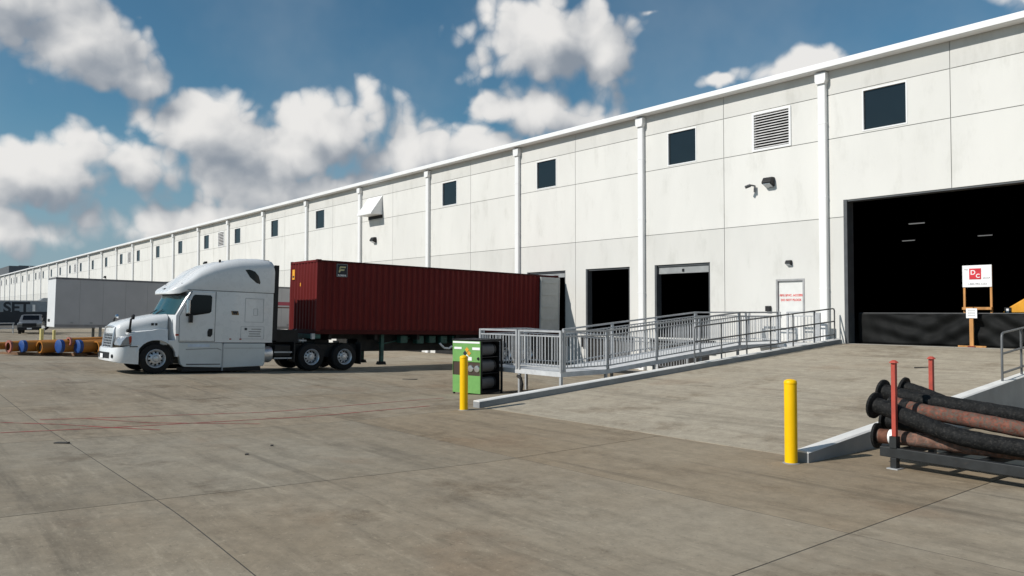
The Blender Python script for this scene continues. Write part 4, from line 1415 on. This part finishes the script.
MB().box(.03, UW - .03, -.028, -.0225, 1.44, 1.49).build('sticker', SIGNW, fpo)
dm = .10
for (ox, oz, mt) in ((0, dm, LABELYEL), (-dm, 0, LOGODARK), (dm, 0, LABELYEL), (0, -dm, SIGNW)):
    MB().prism([(.56 + ox * .75, 1.16 + oz - dm * .72), (.56 + ox * .75 + dm * .72, 1.16 + oz), (.56 + ox * .75, 1.16 + oz + dm * .72), (.56 + ox * .75 - dm * .72, 1.16 + oz)], -.030, -.0225, 'y').build('hazard_diamond', mt, fpo)
MB().lathe([(.001, -.03), (.035, -.03), (.045, -.0)], 'y', 12, c=(.98, -.02, 1.02)).build('knob', BLACK, gu)
MB().box(.60, .74, -.030, -.0225, .96, 1.06).build('sticker', SIGNW, fpo)
DRUM = mat('drum_grey_black', (.10, .10, .105), .5, var=.2)
for z in (.32, .80, 1.26):
    pf = []
    for k in range(15):
        pf.append((.18 + (.008 if k % 2 else -.004), .10 + .54 * k / 14))
    dd = MB().lathe([(.02, .10)] + pf + [(.02, .64)], 'y', 20, c=(.84, 0, z)).build('drum', DRUM, gu, smooth=50)
    MB().lathe([(.02, .64), (.19, .64), (.19, .70), (.02, .70)], 'y', 20, c=(.84, 0, z)).build('drum_end', BLACK, dd)
    MB().box(.05, UW - .06, .06, UD - .12, z - .22, z - .20).build('shelf', BLACK, gu)

# ------------------------------------------------------------ hose rack
rk = empty('hose_rack', (-5.20, 11.35, 0), (0, 0, R(-4)))
tag(rk, 'low dark steel rack with red upright posts holding rubber hoses', 'rack')
RL, RD = 3.3, 1.36
m = MB()
for y in (0, RD):
    m.box(-.20, RL, y - .05, y + .05, .16, .30)
mo = m.build('long_beams', RACK, rk, bevel=.008)
for k in range(7):
    x = -.05 + k * .54
    MB().box(x, x + .09, .052, RD - .052, .18, .27).build('cross_bar', RACK, rk)
for (x, y) in ((0, 0), (-.15, RD), (RL - .2, 0), (RL - .2, RD)):
    MB().box(x - .045, x + .045, y - .045 - .01, y + .045, .012, .16).build('rack_foot', RACK, rk, bevel=.006)
    MB().box(x - .08, x + .08, y - .09, y + .08, -.004, .014).build('foot_plate', GALV, rk)
    MB().box(x - .05, x + .05, y - .062, y + .05, .30, .46).build('post_socket', RACK, rk)
    p = MB().box(x - .031, x + .031, y - .031, y + .031, .46, 1.50).build('upright_post', REDPOST, rk, bevel=.006)
    MB().lathe([(.02, 1.50), (.066, 1.503), (.062, 1.512), (.036, 1.535), (.02, 1.542)], 'z', 8, c=(x, y, 0)).build('post_cap', REDPOST, p)


def smooth_path(pts, k=8):
    out = []
    P = [Vector(p) for p in pts]
    for i in range(len(P) - 1):
        p0 = P[max(i - 1, 0)]
        p1, p2 = P[i], P[i + 1]
        p3 = P[min(i + 2, len(P) - 1)]
        for s in range(k):
            t = s / k
            out.append(.5 * ((2 * p1) + (-p0 + p2) * t + (2 * p0 - 5 * p1 + 4 * p2 - p3) * t * t + (-p0 + 3 * p1 - 3 * p2 + p3) * t ** 3))
    out.append(P[-1])
    return out


def hose(pts, r, material, label, band=None, fl=.15, cuff=None, ribs=False):
    a = Vector(pts[0])
    root = empty('rubber_hose', a)
    L = Matrix.Translation(-a)
    path = smooth_path(pts, 9)
    rs = []
    for i in range(len(path)):
        rs.append(r * (1 + .018 * math.sin(i * 1.7) + random.uniform(-.008, .008)))
    MB(L).tube(path, rs, 18).build('hose_body', material, root, smooth=50)
    d = (path[1] - path[0]).normalized()
    MB(L).tube([path[0] - d * .045, path[0] - d * .042, path[0] - d * .008, path[0] - d * .004], [fl * .97, fl, fl, fl * .97], 22).build('flange', HOSEBLK, root, smooth=40)
    MB(L).tube([path[0] - d * .075, path[0] + d * .0], [fl * .62, fl * .62], 18).build('flange_face', BLACK, root, smooth=40)
    if cuff:
        k0, k1 = cuff
        MB(L).tube(path[k0:k1], [r * 1.06] * (k1 - k0), 18).build('cuff', HOSEBLK, root, smooth=40)
    if band:
        MB(L).tube([path[0] + d * .02, path[0] + d * .16], [r * 1.02, r * 1.02], 18).build('rusty_sleeve', RUST, root, smooth=40)
        MB(L).tube([path[0] + d * .165, path[0] + d * .26], [r * 1.05, r * 1.05], 18).build('white_band', SIGNW, root, smooth=40)
    tag(root, label, 'hose', 'rubber hoses on the rack')
    return root


hose([(-5.70, 12.12, 1.0), (-5.5, 12.10, .975), (-5.15, 12.08, .93), (-4.45, 12.05, .88), (-3.81, 12.02, .83), (-2.8, 12.0, .74), (-1.7, 12.0, .62)], .112, HOSEBLK, 'black rubber hose lying topmost on the rack', fl=.185, cuff=(0, 11))
hose([(-5.44, 11.86, .87), (-5.18, 11.85, .81), (-4.65, 11.84, .76), (-4.08, 11.83, .71), (-3.4, 11.82, .64), (-2.5, 11.82, .56), (-1.7, 11.82, .50)], .106, HOSERED, 'worn reddish hose just below the topmost black one', fl=.12, cuff=(5, 9))
hose([(-5.54, 11.52, .85), (-5.36, 11.50, .82), (-4.96, 11.50, .69), (-4.52, 11.50, .56), (-4.07, 11.52, .50), (-3.5, 11.54, .47), (-2.6, 11.6, .45), (-1.7, 11.65, .45)], .118, HOSEBLK, 'black hose at the front sagging across the rack from its raised end', fl=.195)
hose([(-5.55, 11.60, .40), (-5.19, 11.62, .405), (-4.73, 11.66, .40), (-4.30, 11.68, .39), (-3.6, 11.8, .385), (-2.4, 11.9, .385)], .104, HOSEBRN, 'worn brown hose at the bottom with a white band near its rusty flange', band=True, fl=.185)
hose([(-5.66, 12.10, .56), (-5.37, 12.10, .545), (-4.9, 12.08, .49), (-4.3, 12.05, .40), (-3.4, 12.05, .385), (-2.2, 12.05, .385)], .108, HOSEBLK, 'black ribbed hose lying underneath at the back of the rack', fl=.195)
hose([(-5.55, 12.50, 1.06), (-5.30, 12.48, 1.0), (-4.9, 12.42, .88), (-4.3, 12.34, .70), (-3.4, 12.32, .50), (-2.2, 12.32, .40)], .088, HOSEBLK, 'black hose farthest back whose flange pokes up behind the others', fl=.15)

# ------------------------------------------------------------ mesh barrier, sign, yellow machine inside the opening
tf = empty('barrier_fence', (-13.4, 26.62, FLOOR))
tag(tf, 'low black mesh barrier stretched across the large opening', 'barrier')
nx_, nz_ = 130, 14
vs = []
for i in range(nx_ + 1):
    x = 6.55 * i / nx_
    for j in range(nz_ + 1):
        z = 1.03 * j / nz_
        y = 0
        for (cx0, amp, fr_, sl) in ((1.6, .050, 13.0, .8), (3.1, .060, 10.0, -1.8), (4.7, .055, 12.0, 1.9)):
            y += amp * math.sin(fr_ * (z * 1.0 + sl * .16 * (x - cx0) * 2)) * math.exp(-((x - cx0) / 1.1) ** 2)
        y += .02 * math.sin(3.1 * x) * math.sin(math.pi * z) + .012 * math.sin(11 * x + 5 * z) + random.uniform(-.003, .003)
        vs.append((x, y, z + .012))
fs = [(i * (nz_ + 1) + j, (i + 1) * (nz_ + 1) + j, (i + 1) * (nz_ + 1) + j + 1, i * (nz_ + 1) + j + 1) for i in range(nx_) for j in range(nz_)]
o = MB().add(vs, fs).build('mesh_sheet', TARP, tf, smooth=60)
so = o.modifiers.new('solid', 'SOLIDIFY')
so.thickness = .006
for k in range(5):
    MB().tube([(.05 + 1.6 * k, .09, 0), (.05 + 1.6 * k, .09, 1.05)], .02, 8).build('fence_post', BLACK, tf)
MB().tube([(0, .075, 1.045), (6.5, .075, 1.045)], .014, 8).build('top_wire', DOORFRAME, tf)

sg = empty('sign_stand', (-9.68, 26.40, FLOOR))
tag(sg, 'white board with a red square logo on an orange wooden stand in the opening', 'sign')
for x in (-.365, .40):
    MB().box(x - .03, x + .03, .40, .45, 0, 2.54).build('side_post', WOOD, sg)
MB().box(-.03 - .04, .05 - .01, -.04, .03, .02, 1.24).build('centre_post', WOOD, sg)
MB().box(-.40, .44, .30, .395, 1.16, 1.24).build('cross_bar', WOOD, sg)
MB().box(-.02, .02, .0, .30, 1.17, 1.22).build('tie_bar', WOOD, sg)
MB().box(-.40, .40, -.06, .0, .0, .05).build('foot_board', WOOD, sg)
MB().box(-.10, .10, -.12, -.062, .0, .04).build('foot_block', mat('dark_red_block', (.2, .03, .02), .7), sg)
bo = MB().box(-.40, .435, .37, .395, 1.87, 2.55).build('sign_board', SIGNW, sg)
MB().box(-.20, .14, .361, .3685, 2.11, 2.45).build('logo_square', LOGORED, bo)
text('sign_lettering', 'D', .20, SIGNW, bo, M_facing_y(-.09, .3585, 2.32), bold=.003)
text('sign_lettering', 'C', .17, SIGNW, bo, M_facing_y(.05, .3585, 2.21), bold=.003)
text('sign_lettering', 'The', .07, TEXTGREY, bo, M_facing_y(-.295, .368, 2.42))
text('sign_lettering', 'GROUP', .062, TEXTGREY, bo, M_facing_y(.285, .368, 2.14))
text('sign_lettering', '1-800-992-1233', .085, TEXTGREY, bo, M_facing_y(.02, .368, 1.96))
no = MB().box(-.15, .16, -.062, -.045, .90, 1.20).build('notice', SIGNW, sg)
for k in range(4):
    MB().box(-.10, .11, -.066, -.0625, .98 + .05 * k, .99 + .05 * k).build('notice_line', TEXTGREY, no)

ym = empty('yellow_machine', (-8.52, 29.0, FLOOR))
ym.scale = (1.0, 1.0, 1.03)
tag(ym, 'yellow machine parked just inside the dark opening at the right edge', 'machine')
MB().prism([(-1.08, .55), (-1.08, 1.02), (-.85, 1.22), (-.4, 1.50), (.1, 1.72), (1.6, 1.72), (1.6, .55)], -.4, 1.1, 'y').build('body', YELMACH, ym, bevel=.04)
MB().prism([(-.42, 1.0), (-.42, 1.30), (.3, 1.30), (.3, 1.0)], -.43, -.405, 'y').build('side_window', DARKGLASS, ym)
lp = MB().box(-.99, -.80, -.44, -.405, .95, 1.20).build('lamp', BLACK, ym)
MB().box(-.93, -.86, -.452, -.441, 1.04, 1.16).build('lamp_lens', SIGNW, lp)
MB().box(-1.0, 1.5, -.38, 1.08, .30, .545).build('undercarriage', BLACK, ym)
MB().beam((-1.2, -.5, .48), (-.3, -.5, .50), .06, .07).build('front_bar', SIGNW, ym)
for x in (-.6, 1.1):
    for y in (-.32, 1.02):
        MB().lathe([(.05, -.12), (.36, -.12), (.4, -.08), (.4, .08), (.36, .12), (.05, .12)], 'y', 24, c=(x, y, .40)).build('wheel', RUBBER, ym, smooth=40)

# ------------------------------------------------------------ debris on the yard
for (x, y, r_, lb, nm) in ((-23.21, 14.57, .26, 'flat dark bar lying on the yard before the container', 'metal_bar'), (-14.07, 2.43, .11, 'small blue-grey scrap lying by the red lines at the left', 'metal_scrap'),
                       (-11.61, 4.44, .022, 'tiny dark pebble on the open yard, the nearer of two', 'pebble'), (-12.24, 5.09, .02, 'tiny dark pebble on the open yard, the farther of two', 'pebble'),
                       (-9.0, 21.2, .22, 'small dark stick lying on the vehicle ramp', 'wooden_stick')):
    z0 = zg(x, y) if y < 20 else zr(y) + .006
    e = MB().prism([(-r_, -min(.03, r_)), (-r_ * .8, min(.05, r_)), (r_, min(.03, r_)), (r_ * .9, -min(.04, r_))], 0.001, .022, 'z').build(nm, DEBRIS)
    e.location = (x, y, z0)
    e.rotation_euler = (0, 0, R(55))
    tag(e, lb, nm.split('_')[-1])

# ------------------------------------------------------------ white semi-trailer
wt = empty('semi_trailer', (-57.25, 9.1, zg(-57.25, 9.1)), (-0.022, 0, 0))
tag(wt, 'long plain white box trailer parked left behind the tractor unit', 'trailer')
TL, TH = 16.1, 4.25
MB().box(-1.29, 1.29, 0, .05, 1.12, TH).build('front_panel', TRAILERW, wt, bevel=.02)
for k in range(12):
    y0 = .052 + (TL - .05) * k / 12
    y1 = .052 + (TL - .05) * (k + 1) / 12 - .008
    MB().box(1.25, 1.29, y0, y1, 1.30, TH - .12).build('side_panel', TRAILERSHADE, wt)
    MB().box(-1.29, -1.25, y0, y1, 1.30, TH - .12).build('side_panel', TRAILERSHADE, wt)
MB().box(-1.30, 1.30, .0, TL, TH - .12, TH).build('roof', mat('dark_trailer_rail', (.16, .16, .17), .5), wt)
MB().box(-1.30, 1.30, .052, TL, 1.10, 1.298).build('bottom_rail', mat('trailer_bottom_rail', (.26, .25, .25), .5), wt)
for k in range(14):
    MB().box(1.30, 1.315, .9 + 1.1 * k, 1.05 + 1.1 * k, 1.36, 1.46).build('marker', DOORGREY, wt)
MB().box(-.9, -.2, -.02, -.001, 1.45, 1.62).build('nose_plate', BLACK, wt)
for sx_ in (1, -1):
    MB().box(sx_ * .95, sx_ * 1.1, 2.6, 2.75, .02, 1.1).build('landing_leg', DOORGREY, wt)
for y in (12.6, 13.9):
    for sx_ in (1, -1):
        wheel_parts(wt, sx_, (sx_ * 1.10, y, .51), .50, .27, .29, dual=.32)
MB().box(-1.0, 1.0, 11.5, 14.8, .8, 1.09).build('bogie', CHASSIS, wt)
MB().box(1.291, 1.298, 13.2, TL - .2, 2.86, 3.12).build('red_band', PINKRED, wt)
MB().box(1.291, 1.298, 13.2, TL - .2, 2.66, 2.74).build('brown_band', RUST, wt)

# ------------------------------------------------------------ trailer with big letters
st_ = empty('lettered_trailer', (-96.3, 7.0, zg(-96.3, 7.0)))
tag(st_, 'dark trailer with large letters on a grey band, at the far left', 'trailer')
NAVY = mat('dark_navy_skin', (.012, .018, .028), .5)
MB().box(-1.25, 1.25, 0, 9.4, .55, 1.95).build('lower_body', NAVY, st_)
ub = MB().box(-1.25, 1.25, 0, 9.4, 1.955, 3.05).build('upper_body', mat('blue_grey_skin', (.22, .26, .30), .5), st_)
MB().box(-1.28, 1.28, -.02, 9.42, 3.05, 3.14).build('roof', TRAILERW, st_)
text('trailer_lettering', 'SET', 1.5, NAVY, ub, M_facing_x(1.256, 5.1, 2.35), bold=.05)
cb = MB().box(-1.2, 1.2, 6.7, 9.3, 1.7, 2.75)
cb.M = Matrix.Translation((.06, 0, 0))
cb.build('cab_part', BLACK, st_)
MB().box(1.252, 1.30, 6.5, 6.75, 2.0, 2.7).build('white_mirror', SIGNW, st_)
MB().prism([(7.2, 3.14), (7.6, 3.42), (8.6, 3.46), (8.9, 3.14)], -.6, .6, 'x').build('roof_pod', DOORGREY, st_, bevel=.04)
MB().box(-.3, .3, 2.9, 3.4, 3.14, 3.5).build('roof_vent', BLACK, st_)
for y in (1.6, 2.9, 7.6):
    for sx_ in (1, -1):
        wheel_parts(st_, sx_, (sx_ * 1.05, y, .50), .50, .27, .28)

gl = empty('guard_rail', (-86, 8.2, zg(-86, 8.2)))
tag(gl, 'thin grey guard rail before the lettered trailer', 'guard rail')
for z in (.45, .95):
    MB().tube([(0, 0, z), (.0, 2.6, z)], .045, 8).build('rail', GALV, gl)
for k in range(3):
    MB().tube([(0, .1 + 1.2 * k, 0), (0, .1 + 1.2 * k, .98)], .05, 8).build('post', GALV, gl)

# ------------------------------------------------------------ silver pickup facing the camera
pk = empty('pickup_truck', (-90.0, 12.75, zg(-91, 12.6)), (0, 0, R(78)))
tag(pk, 'silver pickup truck parked facing the yard behind the far bollards', 'pickup')
# local: -y is forward
prof = [(-2.7, .48), (-2.72, .95), (-2.55, 1.10), (-1.25, 1.20), (-.55, 1.84), (1.0, 1.88), (1.30, 1.22), (2.9, 1.20), (2.92, .50)]
lo, up_ = [], []
bdm = MB()
rings = []
for x, ins in ((-1.0, .06), (-.97, .02), (-.80, 0), (.80, 0), (.97, .02), (1.0, .06)):
    rings.append([(x * (1 - (.16 if z > 1.3 else 0)), y, z - (ins if z > 1 else 0)) for y, z in prof])
bdm.loft(rings)
bdo = bdm.build('body', SILVER, pk, bevel=.04, smooth=40)
MB().add([(-.72, -1.20, 1.24), (.72, -1.20, 1.24), (.66, -.62, 1.80), (-.66, -.62, 1.80)], [(0, 1, 2, 3)]).build('windshield', DARKGLASS, pk)
for sx_ in (1, -1):
    MB().prism([(-1.0, 1.27), (-.5, 1.75), (.95, 1.78), (1.1, 1.27)], sx_ * .83, sx_ * .90, 'x').build('side_window', DARKGLASS, pk)
    MB().box(sx_ * .60, sx_ * .94, -2.76, -2.6, .92, 1.06).build('headlight', LENS, pk, bevel=.02)
    MB().box(sx_ * 1.0, sx_ * 1.22, -.95, -.80, 1.22, 1.42).build('mirror', BLACK, pk, bevel=.02)
    for y in (-1.75, 1.85):
        wheel_parts(pk, sx_, (sx_ * .86, y, .39), .39, .25, .24)
MB().box(-.58, .58, -2.78, -2.66, .72, 1.06).build('grille', BLACK, pk, bevel=.02)
MB().box(-.98, .98, -2.82, -2.62, .40, .68).build('bumper', BLACK, pk, bevel=.03)
MB().box(-.2, .2, -2.835, -2.822, .48, .62).build('licence_plate', SIGNW, pk)

# ------------------------------------------------------------ orange pipes with blue end caps


def pipe(x, y, z, length, r, heading, material, label, cap=True):
    root = empty('coated_pipe', (x, y, z), (0, 0, heading))
    n = 22
    MB().lathe([(r * .8, 0), (r, 0), (r, length), (r * .8, length)], 'x', n, close=False).build('pipe_wall', material, root, smooth=40)
    if cap:
        MB().lathe([(.001, -.07), (r * .9, -.07), (r * 1.05, -.05), (r * 1.05, .10), (r * 1.0, .10)], 'x', n, close=False).build('end_cap', BLUECAP, root, smooth=40)
    elif cap is False:
        MB().lathe([(r * .75, -.02), (r * 1.18, -.02), (r * 1.18, .06), (r, .07), (r, .0)], 'x', n, close=False).build('flange', PINKFL, root, smooth=40)
    if not cap:
        MB().lathe([(.001, .1), (r * .82, .1)], 'x', n, close=False).build('bore', BLACK, root)
    MB().lathe([(.001, length - .02), (r * .85, length - .02)], 'x', n, close=False).build('far_end', BLACK, root)
    tag(root, label, 'pipe', 'orange pipes on the yard')


HD = R(108)
G = lambda x, y: zg(x, y)
pipe(-41.6, 5.55, G(-42, 5.15) + .41, 4.2, .26, HD, ORANGE, 'orange pipe with a blue cap, leftmost capped one of the heap')
pipe(-40.3, 7.55, G(-40.7, 6.5) + .43, 4.6, .29, HD, ORANGE, 'orange pipe whose blue cap is nearest the truck')
pipe(-40.6, 6.85, G(-41.3, 6.1) + .44, 4.2, .29, HD, ORANGE, 'orange pipe with a blue cap in the middle of the heap')
pipe(-41.9, 5.05, G(-42.9, 5.6) + .42, 4.0, .24, HD, ORANGE, 'orange pipe with an open flange just left of the leftmost blue cap', False)
pipe(-42.2, 4.55, G(-43.2, 4.9) + .42, 3.6, .17, HD, ORANGE, 'thin orange pipe with an open flange at the picture edge', False)
pipe(-40.5, 7.20, G(-41.3, 6.7) + .66, 4.4, .18, HD, ORANGE, 'open flanged orange pipe lying on top between the two right blue caps', False)
pipe(-41.2, 6.15, G(-42.2, 6.6) + .42, 4.4, .28, HD, ORANGE, 'long open-ended orange pipe between the capped pipes', None)
pipe(-40.2, 8.25, G(-40.2, 8.2) + .43, 4.4, .29, HD, ORANGE, 'open-ended orange pipe at the heap end by the truck', None)
HD = R(32)
for k, (x, y) in enumerate(((-42.4, 5.6), (-41.5, 7.2), (-41.9, 8.6))):
    e = MB().box(-1.3, 1.3, -.09, .09, 0, .13).build('timber_skid', mat('weathered_timber', (.20, .11, .06), .85, var=.3), bevel=.01)
    e.location = (x, y, zg(x, y) - .005)
    e.rotation_euler = (0, 0, HD)
    tag(e, ('timber skid under the left end of the orange pipes', 'timber skid under the middle of the orange pipes', 'timber skid under the right end of the orange pipes')[k], 'skid', 'timber skids')
